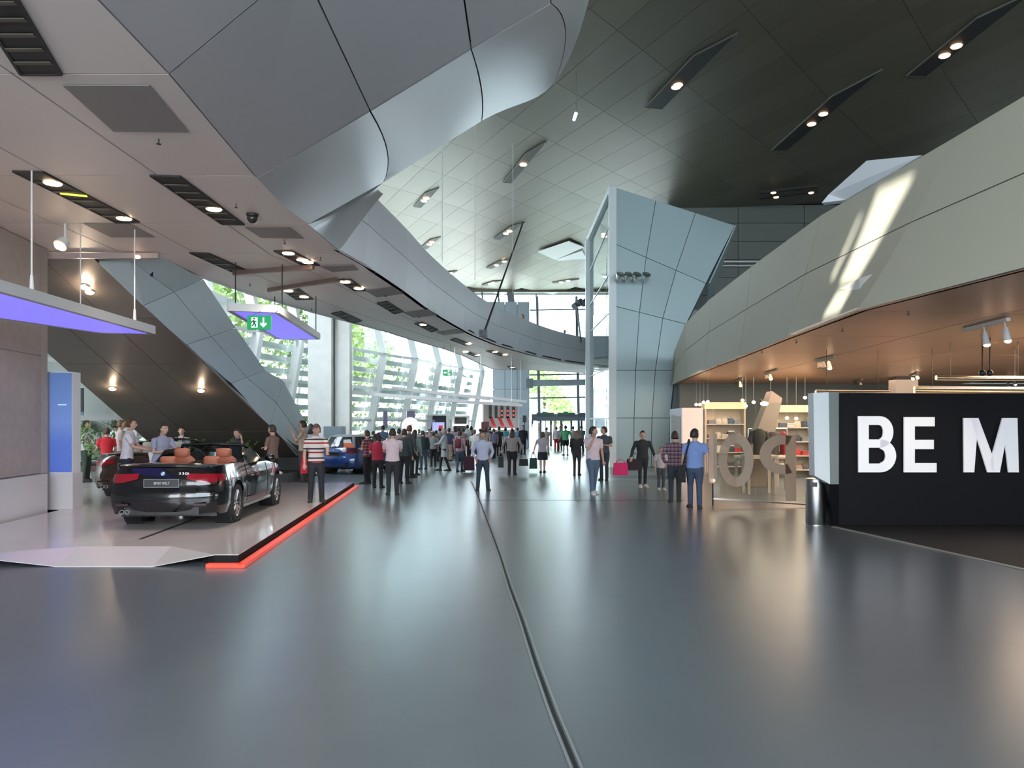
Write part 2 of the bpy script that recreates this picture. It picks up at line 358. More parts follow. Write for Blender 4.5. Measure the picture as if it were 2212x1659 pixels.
# sprinkler heads
SPN = iter(['beside the large vent', 'left of the dome camera', 'beside the second vent', 'below the three lamp recess', 'right of the bridge vent', 'near the ceiling rail', 'midway along the bridge', 'near the end of the bridge', 'left of the rails', 'above the square column'])
for x, y in ((343, 300), (510, 440), (615, 520), (692, 556), (833, 636), (743, 600), (905, 682), (957, 716), (540, 612), (673, 666)):
    p = PZ(x, y, 5.2); t = thing('sprinkler', p, 'tiny sprinkler head on the lower ceiling, '+next(SPN), 'sprinkler', 'sprinkler heads on the lower ceiling')
    mb = MB(); mb.tube([p, p+Vector((0, 0, -0.06))], 0.008, 6); mb.rings([(p.x, p.y, 5.135, 0.03, 0.03), (p.x, p.y, 5.141, 0.03, 0.03)], 8); mb.build('head', M_dark, t)
# dome camera
p = PZ(545, 462, 5.2); t = thing('dome_camera', p, 'black dome security camera under the left soffit', 'camera')
MB().rings([(p.x, p.y, 5.16, 0.09, 0.09), (p.x, p.y, 5.2, 0.1, 0.1)], 16).build('base', M_dark, t)
MB().ball((p.x, p.y, 5.13), 0.085, 16, 10).build('dome', mat('dome_black', (0.02, 0.02, 0.02), 0.08), t, smooth=True)

# ---- bridge parapet band (two rows of panels between stations)
bd = sempty('wall_bridge')
inner = [Vector((-3.37, 14.9, 0)), Vector((-3.12, 16.2, 0))]+[Vector((a[0], a[1], 0)) for a, b in ST[1:]]+[Vector((9.0, 49.5, 0))]
def bp(s_, z):
    i = int(s_); f = s_-i; i = min(i, len(inner)-2)
    P0 = inner[max(i-1, 0)]; P1 = inner[i]; P2 = inner[i+1]; P3 = inner[min(i+2, len(inner)-1)]
    if i == int(s_) or True:
        t = f; p = 0.5*((2*P1)+(-P0+P2)*t+(2*P0-5*P1+4*P2-P3)*t*t+(-P0+3*P1-3*P2+P3)*t**3)
    h = (z-5.2)/1.6; lean = 0.16*max(0, 1-s_/2.5)   # leans back along its start
    out = 0.10*math.sin(h*math.pi)*0.5
    d = (P2-P1).normalized(); n_ = Vector((d.y, -d.x, 0))
    return Vector((p.x, p.y, z))+n_*(out+0.05*h)+Vector((0.25*h*max(0, 1-s_), 1.4*h*max(0, 1-s_)*1.0, 0))
zz = (5.2, 6.02, 6.8)
nseg = len(inner)-1
for i in range(nseg):
    for r_ in range(2):
        g = []
        e = 0.004
        for k in range(5):
            s_ = i+(e if k == 0 else 1-e if k == 4 else k/4.0)
            g.append([bp(min(s_, i+0.9999), lerp(zz[r_]+0.008*(r_ == 1), zz[r_+1]-0.008*(r_ == 0), q/4)) for q in range(5)])
        d = (inner[i+1]-inner[i]).normalized()
        MB().grid(g, Vector((-d.y, d.x, 0))*0.10).build('parapet_panel', M_band, bd, smooth='auto')
g0 = [[bp(min(i+k/4, nseg-0.0001), z) - Vector(((inner[i+1]-inner[i]).normalized().y, -(inner[i+1]-inner[i]).normalized().x, 0))*0.09 for z in (5.2, 6.0, 6.75)] for i in range(nseg) for k in range(4)]
MB().grid(g0, (-0.03, 0.0, 0)).build('parapet_core', M_joint, bd)

# ---- hull (overhanging balcony, upper left)
hl = sempty('wall_balcony')

def pl(x): return 5.2+0.25*(x+3.4)
S_ = [V((-3.3, 1.5, 5.2)), V((-3.3, 4.6, 5.2)), V((-3.33, 7.42, 5.2)), V((-3.53, 10.56, 5.2))]
L1 = [V((-1.75, 0.6, 0)), V((-1.75, 3.5, 0)), V((-1.75, 6.34, 0)), V((-1.73, 9.3, 0))]
L2 = [V((-0.5, -0.2, 0)), V((-0.5, 2.7, 0)), V((-0.5, 5.5, 0)), V((-0.45, 8.42, 0))]
R_ = [V((0.5, -0.8, 0)), V((0.5, 2.0, 0)), V((0.47, 4.85, 0)), V((0.40, 7.9, 0))]
for A in (L1, L2, R_):
    for p in A: p.z = pl(p.x)
cols = [S_, L1, L2, R_]
for r_ in range(3):
    for c in range(3):
        q = [cols[c][r_], cols[c+1][r_], cols[c+1][r_+1], cols[c][r_+1]]
        panel(q, 0.011, (0, 0, 0.05), 'hull_panel', M_hull, hl)
base = [V((-3.53, 10.56, 5.2)), V((-1.73, 9.3, pl(-1.73))), V((-0.45, 8.42, pl(-0.45))), V((0.40, 7.9, pl(0.4))), V((0.47, 4.85, pl(0.47))), V((0.5, 2.0, pl(0.5))), V((0.5, -0.8, pl(0.5)))]
lip = [V((-3.47, 13.0, 5.2)), V((-2.66, 15.8, 6.8)), V((-0.5, 12.6, 6.8)), V((0.62, 11.2, 6.8)), V((0.95, 8.2, 6.85)), V((1.0, 4.5, 6.9)), V((1.05, 0.0, 6.95))]
mids = [V((-3.52, 11.8, 5.16)), P(838, 335, 13.1), P(1041, 200, 10.3), P(1222, 78, 9.0), V((0.82, 6.6, 6.42)), V((0.88, 3.3, 6.45)), V((0.9, -0.4, 6.45))]
def hs(c, f, t):
    def cr(A):
        P0, P1, P2, P3 = A[max(c-1, 0)], A[c], A[c+1], A[min(c+2, len(A)-1)]
        if c <= 1: 
            return lerp(P1, P2, f)
        return 0.5*((2*P1)+(-P0+P2)*f+(2*P0-5*P1+4*P2-P3)*f*f+(-P0+3*P1-3*P2+P3)*f**3)
    b0 = lerp(base[c], base[c+1], f)
    return bez(b0, cr(mids), cr(lip), t)
for c in range(6):
    e = 0.006
    g = [[hs(c, lerp(e, 1-e, i/7), lerp(0.008, 1, k/9)) for k in range(10)] for i in range(8)]
    MB().grid(g, (-0.03, -0.04, 0.05)).build('hull_panel', M_hull, hl, smooth='auto')
mb = MB(); mb.grid([[hs(c, f/4, t/8)+V((-0.05, -0.08, 0.07)) for t in range(9)] for c in range(6) for f in range(4)], (-0.05, -0.05, 0.03)); mb.build('hull_core', M_joint, hl)
mb = MB(); mb.grid([[A[i]+V((0, 0, 0.06)) for i in range(4)] for A in cols], (0, 0, 0.05)); mb.build('hull_core', M_joint, hl)
# transition between crease and the start of the parapet
cc = [V((-3.47, 13.0, 5.2)), V((-3.10, 14.55, 5.95)), V((-2.66, 15.8, 6.8))]
dd = [V((-3.37, 14.95, 5.2)), V((-3.02, 15.75, 6.1)), V((-2.80, 16.6, 6.8))]
g = []
for i in range(9):
    t = i/8; a = bez(cc[0], cc[1], cc[2], t); b = bez(dd[0], dd[1], dd[2], t)
    g.append([lerp(a, b, k/8)+V((-0.28*math.sin(math.pi*k/8)*(1-t*0.6)*min(1, 3*t), 0, 0.10*math.sin(math.pi*k/8)*(1-t)*min(1, 3*t))) for k in range(9)])
MB().grid(g, (-0.08, 0, 0.03)).build('hull_panel', M_hull, hl, smooth='auto')
# top of the balcony so that light cannot leak in
mb = MB(); mb.grid([[V((l.x-0.12, l.y-0.1, l.z-0.05)) for l in lip[1:]], [V((-11.9, 15.8-i*3.0, 6.7)) for i in range(6)]], (0, 0, 0.08)); mb.build('balcony_floor', M_conc, hl)

# ---- left booth wall with white base
wl = sempty('wall_left')
M_beige = mat('beige_panel', (0.44, 0.38, 0.34), 0.6, noise=0.06, nscale=6, rnd=0.02)
a0, a1 = V((-7.6, 4.0, 0)), V((-9.0, 14.6, 0))
def wp(f, z): p = lerp(a0, a1, f); return V((p.x, p.y, z))
for k in range(4):
    f0, f1 = k/4, (k+1)/4
    for z0, z1 in ((0.86, 3.1), (3.1, 5.19)):
        panel([wp(f0, z0), wp(f1, z0), wp(f1, z1), wp(f0, z1)], 0.004, (-0.25, 0, 0), 'wall_panel', M_beige, wl)
M_wbase = mat('white_gloss_base', (0.70, 0.66, 0.64), 0.3)
MB().prism([wp(0, 0.0)+V((0.12, 0, 0)), wp(1, 0.0)+V((0.12, 0, 0)), wp(1, 0.85)+V((0.12, 0, 0)), wp(0, 0.85)+V((0.12, 0, 0))], (-0.4, 0, 0)).build('wall_base', M_wbase, wl)
MB().prism([wp(1, 0)+V((0, 0, 0.86)), V((-12.3, 15.4, 0.0)), V((-12.3, 15.4, 5.19)), wp(1, 5.19)], (0, 0.2, 0)).build('wall_return', M_beige, wl)
# column with the blue screen
sc_ = thing('screen_column', (-9.15, 15.2, 0.13), 'tall beige column with glowing blue information screen, left edge', 'display')
MB().box((-9.23, 14.9, 1.48), (0.24, 0.3, 2.7)).build('side_panel', mat('beige_metal', (0.36, 0.31, 0.29), 0.45, metal=0.3), sc_)
MB().box((-8.92, 15.25, 0.48), (0.5, 0.35, 0.70)).build('base', M_wbase, sc_)
MB().box((-8.92, 15.22, 1.83), (0.48, 0.3, 2.0)).build('screen_body', M_white, sc_)
scm = bpy.data.materials.new('blue_screen'); scm.use_nodes = True; nt = scm.node_tree; b = nt.nodes['Principled BSDF']
b.inputs['Base Color'].default_value = (0.05, 0.08, 0.2, 1); b.inputs['Emission Strength'].default_value = 0.55
tc = nt.nodes.new('ShaderNodeTexCoord'); sx = nt.nodes.new('ShaderNodeSeparateXYZ'); nt.links.new(tc.outputs['Generated'], sx.inputs[0])
cr = nt.nodes.new('ShaderNodeValToRGB'); nt.links.new(sx.outputs[2], cr.inputs[0]); nt.links.new(cr.outputs[0], b.inputs['Emission Color'])
e = cr.color_ramp.elements; e[0].color = (0.10, 0.19, 0.75, 1); e[1].color = (0.13, 0.25, 0.55, 1); k_ = e.new(0.5); k_.color = (0.22, 0.36, 0.80, 1); k_ = e.new(0.3); k_.color = (0.12, 0.22, 0.74, 1)
MB().box((-8.91, 15.06, 1.83), (0.45, 0.02, 1.96)).build('screen', scm, sc_)
MB().box((-8.86, 15.045, 2.18), (0.16, 0.006, 0.02)).build('caption_line', mat('caption', (0.5, 0.65, 0.9), 0.5, emit=0.6), sc_)

# ---- stair flight (diagonal)
sr = sempty('stair_flight')
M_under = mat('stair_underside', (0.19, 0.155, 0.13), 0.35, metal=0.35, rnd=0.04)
M_side = mat('stair_side', (0.56, 0.70, 0.74), 0.5, metal=0.15, rnd=0.02)
def und(f, Y):   # f 0 right edge .. 1 left edge
    z = 5.05-0.441*(Y-15.5); xr = lerp(-8.37, -7.29, (Y-15.5)/7.5); return V((lerp(xr, -11.5, f), Y, z))
Yr = [15.3, 17.4, 19.4, 21.4, 23.4, 25.6]
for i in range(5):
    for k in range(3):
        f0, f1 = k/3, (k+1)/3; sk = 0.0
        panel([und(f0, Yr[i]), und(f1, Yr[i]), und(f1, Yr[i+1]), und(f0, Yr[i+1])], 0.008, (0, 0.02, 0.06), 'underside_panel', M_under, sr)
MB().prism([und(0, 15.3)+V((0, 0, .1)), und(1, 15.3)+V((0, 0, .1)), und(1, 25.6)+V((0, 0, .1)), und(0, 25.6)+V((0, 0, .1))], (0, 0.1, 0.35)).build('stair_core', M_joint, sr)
# side parapet: lower edge follows the underside, upper edge from the photograph
low = [P(215, 570, 15.5), P(310, 660, 16.9), P(400, 746, 18.6), P(490, 831, 20.6), P(583, 920, 23.0), P(645, 985, 25.2)]
top = [P(345, 553, 15.55), P(440, 603, 17.7), P(510, 708, 19.6), P(574, 800, 21.8), P(612, 822, 23.0), P(668, 925, 25.6)]
for i in range(5):
    for k in range(2):
        q = [lerp(low[i], top[i], k/2), lerp(low[i], top[i], (k+1)/2), lerp(low[i+1], top[i+1], (k+1)/2), lerp(low[i+1], top[i+1], k/2)]
        panel(q, 0.009, (-0.12, 0.05, 0), 'parapet_panel', M_side, sr)
MB().grid([[p+V((-0.3, .5, 0.12)) for p in low], [p+V((-0.3, .5, -0.15)) for p in top]], (-0.05, 0.02, 0)).build('parapet_core', M_joint, sr)
MB().prism([P(215, 570, 15.5), P(150, 553, 15.5), P(345, 553, 15.5)], (0, 0.1, 0)).build('parapet_panel', M_side, sr)
for i in range(26):
    Y = 15.6+i*0.38; z = 5.3-0.441*(Y-15.5)
    MB().box((-10.15, Y, z), (2.5, 0.36, 0.08)).build('step', M_grey, sr)
MB().box((-9.2, 25.5, 0.35), (4.6, 0.6, 0.7)).build('plinth', mat('dark_plinth', (0.03, 0.03, 0.03), 0.6), sr)
MB().box((-8.2, 24.6, 0.14), (2.6, 2.2, 0.28)).build('plinth', mat('dark_plinth', (0.03, 0.03, 0.03), 0.6), sr)
for x, y in ((184, 618), (195, 629), (244, 838), (435, 842)):
    # point on the underside plane
    k_ = (HY-y)/FPX; Y = (5.05+0.441*15.5-HZ)/(0.441+k_); p = P(x, y, Y)
    t = thing('stair_downlight', p, {184: 'upper of the paired downlights under the stair', 195: 'lower of the paired downlights under the stair', 244: 'bright downlight under the stair above the red shirt', 435: 'downlight under the stair nearest the open cars'}[x], 'downlight', 'downlights in the stair underside')
    MB().ball(p+V((0, -0.02, -0.02)), (0.09, 0.09, 0.06), 12, 8).build('lamp', mat('stair_lamp', (1, 0.8, 0.6), 0.4, emit=22, ecol=(1.0, 0.75, 0.5)), t)
    mb = MB(); mb.rings([(p.x, p.y, p.z-0.02, 0.1, 0.1), (p.x, p.y, p.z+0.03, 0.1, 0.1)], 14); mb.build('ring', M_steel, t)
    l = bpy.data.lights.new('stair_bulb', 'POINT'); l.energy = 8; l.color = (1, 0.78, 0.55); l.shadow_soft_size = 0.05
    lo = bpy.data.objects.new('stair_bulb', l); COL.objects.link(lo); lo.location = p+V((0, -0.15, -0.12))

# ---- far-left back wall, window and screen behind the stair
bl = sempty('wall_back_left')
MB().box((-19, 31, 3.2), (9.2, 0.3, 6.4)).build('wall_panel', M_wall, bl)
MB().prism([P(238, 850, 30.5), P(262, 866, 30.5), P(285, 940, 30.5), P(262, 990, 30.5)], (0, 0.2, 0)).build('pier', M_conc, bl)
MB().box((-24, 22, 5), (0.3, 22, 10)).build('wall_panel', M_wall, bl)
MB().box((-17.5, 24.2, 6.6), (13, 18, 0.2)).build('soffit_slab', M_white, bl)
MB().box((-16, 28, 9.4), (.3, 13, 5.4)).build('wall_panel', M_wall, bl)  # added out of view to keep stray sun off the hall floor
ws = thing('wall_screen', P(163, 870, 29), 'dark wall screen beside the blue screen column', 'screen')
a_, c_ = P(148, 838, 29), P(177, 935, 29); m_ = lerp(a_.z, c_.z, .53)
MB().box(((a_.x+c_.x)/2, 29.1, (a_.z+m_)/2), (c_.x-a_.x, .08, a_.z-m_)).build('upper_panel', M_black, ws)
MB().box(((a_.x+c_.x)/2, 29.1, (c_.z+m_)/2), (c_.x-a_.x, .06, m_-c_.z)).build('lower_picture', mat('picture_blue', (0.10, .14, .18), .4, emit=.15, ecol=(.3, .45, .6)), ws)
MB().box(((a_.x+c_.x)/2, 29.2, c_.z/2), (.12, .1, c_.z)).build('stand', M_black, ws)
area('shop_left', (-15, 25, 6.3), (-15, 25, 0), 6, 6, 160, (1, 0.93, 0.85))

# ---- roof : parallelogram metal panels
rf = sempty('ceiling_roof')
U = V((0.41, -0.912, 0)); Wv = V((0.65, 0.76, 0)); O0 = V((-4.0, 34.3, 0))
def rz_(x, y): return 13.0+0.25*math.sin(x*0.22+y*0.07)+0.18*math.sin(y*0.16+1)
def rp(i, j):
    p = O0+Wv*(1.39*i)+U*(3.72*j); return V((p.x, p.y, rz_(p.x, p.y)))
def vis(p): 
    if p.y < 17.0: return False
    px = CX+p.x*FPX/p.y; py = HY-(p.z-HZ)*FPX/p.y
    return 780 < px < 2300 and -60 < py < 665
stuff = MB(); cnt = 0; cand = []
for i in range(-30, 42):
    for j in range(-14, 12):
        q = [rp(i, j), rp(i+1, j), rp(i+1, j+1), rp(i, j+1)]; c = sum(q, V())/4
        if not ((-9.7 if c.y < 31 else -16) < c.x < 30 and -7 < c.y < 62.5): continue
        v_ = any(vis(p) for p in q)
        if c.x > 9.5 and c.y > 39.2: v_ = False
        if c.x > 0.62*c.y+0.5: v_ = False
        cand.append((not v_, c.length, q))
cand.sort(key=lambda a: (a[0], a[1]))
for n_, (nv, d_, q) in enumerate(cand):
    if not nv and cnt < 300:
        panel(q, 0.008, (0, 0, 0.05), 'roof_panel', M_roof, rf); cnt += 1
    else: stuff.prism(inset(q, 0.008), (0, 0, 0.05))
o = stuff.build('roof_panels_beyond', M_roof, rf); o['kind'] = 'stuff'
MB().box((-2.2, 61.75, 12.75), (30, 0.3, 0.6)).build('roof_edge', M_roof, rf)
M_rb = mat('roof_backing', (0.02, 0.02, 0.02), 0.8)
# roof backing in two sheets leaving nothing open
MB().box((13.1, 28, 13.65), (46, 84, 0.1)).build('roof_backing', M_rb, rf)
def rslot(ax, ay, bx, by, wd, lamps, label, off=0.0):
    a = PZ(ax, ay, 12.9); b = PZ(bx, by, 12.9)
    for _ in range(4):
        a = PZ(ax, ay, rz_(a.x, a.y)-0.03); b = PZ(bx, by, rz_(b.x, b.y)-0.03)
    t = thing('roof_light', lerp(a, b, 0.5), label, 'ceiling light', 'light slots in the high metal roof')
    d = (b-a); n_ = V((d.y, -d.x, 0)).normalized()*wd
    q = [a, a+n_, lerp(a, b, 0.72)+n_, b]
    MB().prism(q, (0, 0, -0.02)).build('recess', M_dark, t)  # dark slab under the roof, painted shade instead of a hollow
    for i in range(4): beam(q[i], q[(i+1) % 4], 0.025, 0.05).build('rim', mat('slot_rim', (0.12, 0.12, 0.1), 0.5), t)
    for f in lamps:
        p = lerp(a, b, f)+n_*0.45+V((0, 0, -0.05))
        MB().ball(p, (0.16, 0.16, 0.05), 10, 6).build('lamp', M_lampd if wd > 0.6 else M_lamp, t)
rslot(1430, 235, 1592, 72, 0.62, (0.34, 0.37), 'longest roof slot with a lamp above the tower')
rslot(1700, 325, 1906, 150, 0.62, (0.40, 0.53), 'dark roof slot with two lamps right of the longest slot')
rslot(2000, 165, 2235, -20, 0.62, (0.30, 0.42), 'roof slot with two lamps in the top right corner')
rslot(1105, 395, 1180, 306, 0.42, (0.5,), 'roof slot with one lamp left of the tower')
rslot(910, 448, 948, 406, 0.42, (0.38, 0.52), 'short roof slot with two lamps beside the hull edge')
rslot(1080, 517, 1134, 480, 0.42, (0.38, 0.52), 'roof slot crossed by the leaning camera pole')
rslot(922, 537, 952, 512, 0.42, (0.4, 0.6), 'small roof slot above the curved parapet')
rslot(1062, 580, 1103, 560, 0.42, (0.4, 0.8), 'roof slot behind the leaning camera pole')
rslot(960, 600, 988, 585, 0.42, (0.7,), 'tiny roof slot nearest the curved parapet')
rslot(1050, 617, 1084, 606, 0.42, (0.4, 0.6), 'flat roof slot over the clerestory windows')
rslot(1200, 612, 1251, 603, 0.42, (0.3, 0.6), 'flat roof slot beside the tower top')
rslot(1210, 55, 1256, -6, 0.62, (), 'unlit roof slot next to the rounded hull')
# bright ceiling panels beside the tower
for pts in (((1162, 543), (1230, 520), (1262, 532), (1200, 560)), ((1200, 560), (1258, 540), (1266, 556), (1252, 573))):
    q = [PZ(x, y, 12.85) for x, y in pts]; MB().prism(q, (0, 0, -0.05)).build('ceiling_panel', M_white, rf)

# ---- far glazing with frames (end of the hall)
fg = sempty('wall_far')
YF = 62.0
def bar(a, b, wd, name, m, parent, dp=0.12): return beam(a, b, wd, dp).build(name, m, parent)
M_mull = mat('grey_mullion', (0.16, 0.19, 0.22), 0.5)
for x0, x1, z0, z1 in ((-12, -5.4, 6.9, 13), (-5.2, 1.4, 11.0, 13), (1.4, 4.2, 0, 13), (4.2, 7.0, 0, 13), (7.0, 12.0, 5.9, 13)):
    MB().box(((x0+x1)/2, YF, (z0+z1)/2), (x1-x0-0.06, 0.03, z1-z0-0.06)).build('pane', M_glass, fg)
for px in (1160, 1245): bar(P(px, 640, YF), P(px+6, 962, YF), 0.22, 'mullion', M_mull, fg)
for px in (1022, 1040, 1075): bar(P(px, 615, YF), P(px+3, 655, YF), 0.15, 'mullion', M_mull, fg)
bar(P(1102, 630, YF), P(1110, 700, YF), 0.55, 'mullion', M_mull, fg)
for y_ in (670, 810, 860): bar(P(1144, y_, YF-.05), P(1272, y_-2, YF-.05), 0.05, 'transom', M_mull, fg)
for x0, x1, z0, z1 in ((-5.3, 1.35, 0, 10.6),):
    pass
gb = sempty('wall_block')
YB = 58.0
for zi in range(5):
    for xi in range(3):
        xa = lerp(P(1064, 0, YB).x, P(1144, 0, YB).x, xi/3); xb = lerp(P(1064, 0, YB).x, P(1144, 0, YB).x, (xi+1)/3)
        z0, z1 = zi*2.22, (zi+1)*2.22
        panel([(xa, YB, z0), (xb, YB, z0), (xb, YB, z1), (xa, YB, z1)], 0.012, (0, 0.3, 0), 'wall_panel', M_grey, gb)
MB().prism([(P(1030, 0, YB).x, YB+.05, 6.8), (P(1066, 0, YB).x, YB+.05, 6.8), (P(1066, 0, YB).x, YB+.05, 11.1), (P(1035, 0, YB).x, YB+.05, 11.1)], (0, 0.3, 0)).build('wall_panel', M_grey, gb)
MB().box((-0.05, YB+0.9, 5.5), (2.7, 0.4, 11.0)).build('wall_core', M_joint, gb)
# horizontal truss beam over the doors
tb = sempty('trim_1')
a, b = P(1144, 828, 56), P(1272, 826, 56)
beam(a, b, 0.3, 0.45).build('beam', mat('truss_grey', (0.30, 0.34, 0.38), 0.5), tb)
MB().box(tuple(a), (0.5, 0.5, 0.7)).build('bracket', M_mull, tb)
# entrance doors
YD = 60.0
d1 = sempty('door_1')
pz = lambda px, py: P(px, py, YD)
a, b = pz(1148, 902), pz(1266, 902)
MB().box(((a.x+b.x)/2, YD-0.6, (a.z+b.z)/2), (b.x-a.x, 1.2, 0.52)).build('door_header', M_mull, d1)
for px0, px1 in ((1158, 1195), (1202, 1240), (1246, 1266)):
    p, q = pz(px0, 896), pz(px1, 896); MB().box(((p.x+q.x)/2, YD-1.15, p.z), (q.x-p.x, 0.2, 0.3)).build('drive_unit', mat('drive_grey', (0.10, 0.12, 0.14), 0.5), d1)
for px in (1150, 1168, 1190, 1212, 1234, 1256, 1266):
    p, q = pz(px, 908), pz(px, 964.5); beam(p, q, 0.16, 0.12).build('door_frame', mat('bronze_frame', (0.13, 0.12, 0.12), 0.4, metal=0.5), d1)
for px0, px1 in ((1151, 1167), (1169, 1189), (1191, 1211), (1213, 1233), (1235, 1255)):
    p, q = pz(px0, 910), pz(px1, 963); MB().box(((p.x+q.x)/2, YD, (p.z+q.z)/2), (q.x-p.x, 0.03, p.z-q.z)).build('door_pane', M_glass, d1)
for px in (1176, 1222):
    p = P(px, 892, YD-1.3); t = thing('exit_sign', p, 'small green exit sign on the entrance header, %s of two' % ('left' if px < 1200 else 'right'), 'sign', 'green signs over the entrance')
    MB().box(tuple(p), (0.34, 0.05, 0.2)).build('sign_body', mat('green_sign_dark', (0.02, 0.16, 0.08), 0.5, emit=0.15, ecol=(0.02, 0.3, 0.12)), t)

# ---- left curtain wall with louvres
kx = [(-13.9, 21.5), (-12.0, 25.6), (-11.0, 28.2), (-10.2, 30.7), (-9.36, 33.7), (-7.97, 37.2), (-6.84, 40.7), (-5.52, 43.6), (-4.5, 47.3), (-3.37, 50.5), (-2.1, 54.5)]
gw = sempty('window_1')
OUT = V((-0.94, 0.33, 0))
def fac(i, z, off=0.0):
    p = V((*kx[i], 0)) if isinstance(i, int) else V((lerp(kx[int(i)][0], kx[min(int(i)+1, 10)][0], i-int(i)), lerp(kx[int(i)][1], kx[min(int(i)+1, 10)][1], i-int(i)), 0))
    lean = (5.5-z)/5.5*1.1 if z < 5.5 else (z-5.5)/3.5*0.9
    return V((p.x, p.y, z))+OUT*(lean+off)
for i in range(len(kx)):
    beam(fac(i, 0), fac(i, 5.5), 0.34, 0.5).build('mullion', M_frame, gw); beam(fac(i, 5.5), fac(i, 9.5), 0.34, 0.5).build('mullion', M_frame, gw)
for i in range(len(kx)-1):
    for z in (0.15, 2.0, 3.7, 5.5, 7.4, 9.3):
        beam(fac(i, z, -0.02), fac(i+1, z, -0.02), 0.12, 0.14).build('transom', M_frame, gw)
    for z0, z1 in ((0.1, 2.0), (2.0, 3.7), (3.7, 5.5), (5.5, 7.4), (7.4, 9.3)):
        MB().prism([fac(i, z0, .12), fac(i+1, z0, .12), fac(i+1, z1, .12), fac(i, z1, .12)], (-0.02, 0.007, 0)).build('pane', M_glass, gw)
lv = sempty('trim_2'); M_lou = mat('white_louvre', (0.80, 0.80, 0.78), 0.6)
for i in range(2, len(kx)-1):
    for r_ in range(8):
        z = 1.55+r_*0.52
        a, b = fac(i, z, 0.75), fac(i+1, z, 0.75); a, b = lerp(a, b, 0.02), lerp(a, b, 0.98)
        beam(a, b, 0.34, 0.24).build('louvre', M_lou, lv)
    for f in (0.36, 0.5):
        beam(lerp(fac(i, 0.2, 1.0), fac(i+1, 0.2, 1.0), f), lerp(fac(i, 5.5, 1.0), fac(i+1, 5.5, 1.0), f), 0.09, 0.09).build('louvre_post', M_lou, lv)
# square concrete column
cm = sempty('column_1')
MB().box((-7.85, 31.6, 3.2), (0.95, 0.9, 6.4)).build('column_shaft', M_conc, cm)
MB().box((-7.0, 31.75, 3.2), (0.6, 0.5, 6.4)).build('column_pilaster', M_conc, cm)

# ---- tower (glass lift tower)
tw = sempty('wall_tower')
YT = 32.0
def tp(px, py): return P(px, py, YT)
# rows of (y at left edge px1330, y at right) with right-edge px
rows_ = [(1012, 1445, 1012), (903, 1447, 903), (800, 1458, 800), (662, 1482, 700), (528, 1525, 612), (405, 1588, 487)]
def right_edge(r_): return rows_[r_][1]
for r_ in range(5):
    y0, x0, yr0 = rows_[r_]; y1, x1, yr1 = rows_[r_+1]
    for k in range(3):
        a, b = k/3, (k+1)/3
        q = [tp(lerp(1331, x0, a), lerp(y0, yr0, a)), tp(lerp(1331, x0, b), lerp(y0, yr0, b)), tp(lerp(1331, x1, b), lerp(y1, yr1, b)), tp(lerp(1331, x1, a), lerp(y1, yr1, a))]
        for p in q: p.z = max(p.z, 0)
        panel(q, 0.012, (0, 0.15, 0), 'tower_panel', M_tower, tw)
pts = [tp(1331, 1010), tp(1445, 1010), tp(1447, 903), tp(1458, 800), tp(1482, 700), tp(1525, 612), tp(1588, 487), tp(1331, 405)]
for p in pts: p.z = max(p.z, 0)
MB().prism([p+V((0, 0.12, 0)) for p in pts], (0.1, 0.1, 0)).build('tower_core', mat('tower_core', (0.10, 0.13, 0.14), 0.6), tw)
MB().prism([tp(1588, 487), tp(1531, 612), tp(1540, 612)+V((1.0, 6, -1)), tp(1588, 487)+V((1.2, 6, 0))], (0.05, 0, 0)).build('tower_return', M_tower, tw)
MB().box((7.35, 33.5, 3.3), (2.1, 2.6, 6.6)).build('tower_return', mat('return_grey', (0.28, 0.33, 0.34), 0.6), tw)  # grey-blue, darker than the tower face
# glazed lift shaft on its left: corner posts, transoms, glass, slanting top
YL = 36.4
lp = lambda px, py: P(px, py, YL)
gA, gB = V((lp(1273, 0).x, YL, 0)), V((tp(1323, 0).x, YT, 0))
tA, tB = lp(1268, 518).z, tp(1328, 405).z
M_tf = mat('tower_white_frame', (0.85, 0.93, 0.96), 0.4)
beam(V((gA.x, gA.y, 0)), V((gA.x, gA.y, tA)), 0.36, 0.25).build('corner_post', M_tf, tw)
beam(V((gB.x, gB.y, 0)), V((gB.x, gB.y, tB)), 0.30, 0.25).build('corner_post', M_tf, tw)
beam(V((gA.x, gA.y, tA)), V((gB.x, gB.y, tB)), 0.25, 0.25).build('top_rail', M_tf, tw)
for za, zb in ((0.05, 0.05), (2.05, 2.05), (4.05, 4.2), (6.15, 6.6), (7.4, 8.3), (9.0, 10.4)):
    beam(V((gA.x, gA.y, za)), V((gB.x, gB.y, zb)), 0.05, 0.05).build('shaft_transom', M_tf, tw)
MB().prism([V((gA.x, gA.y, 0)), V((gB.x, gB.y, 0)), V((gB.x, gB.y, tB)), V((gA.x, gA.y, tA))], (0.02, 0.01, 0)).build('shaft_pane', M_glass, tw)
for f in (0.35, 0.55, 0.8):
    p = lerp(gA, gB, f)+V((0.5, 0.4, 0)); beam(V((p.x, p.y, 0)), V((p.x, p.y, 9.5)), 0.03, 0.03).build('shaft_cable', M_steel, tw)
MB().box((4.6, 36.6, 7.2), (1.6, 0.3, 0.35)).build('shaft_beam', M_mull, tw)
MB().box((4.6, 37.0, 5.4), (2.0, 0.3, 1.3)).build('shaft_spandrel', M_band, tw)

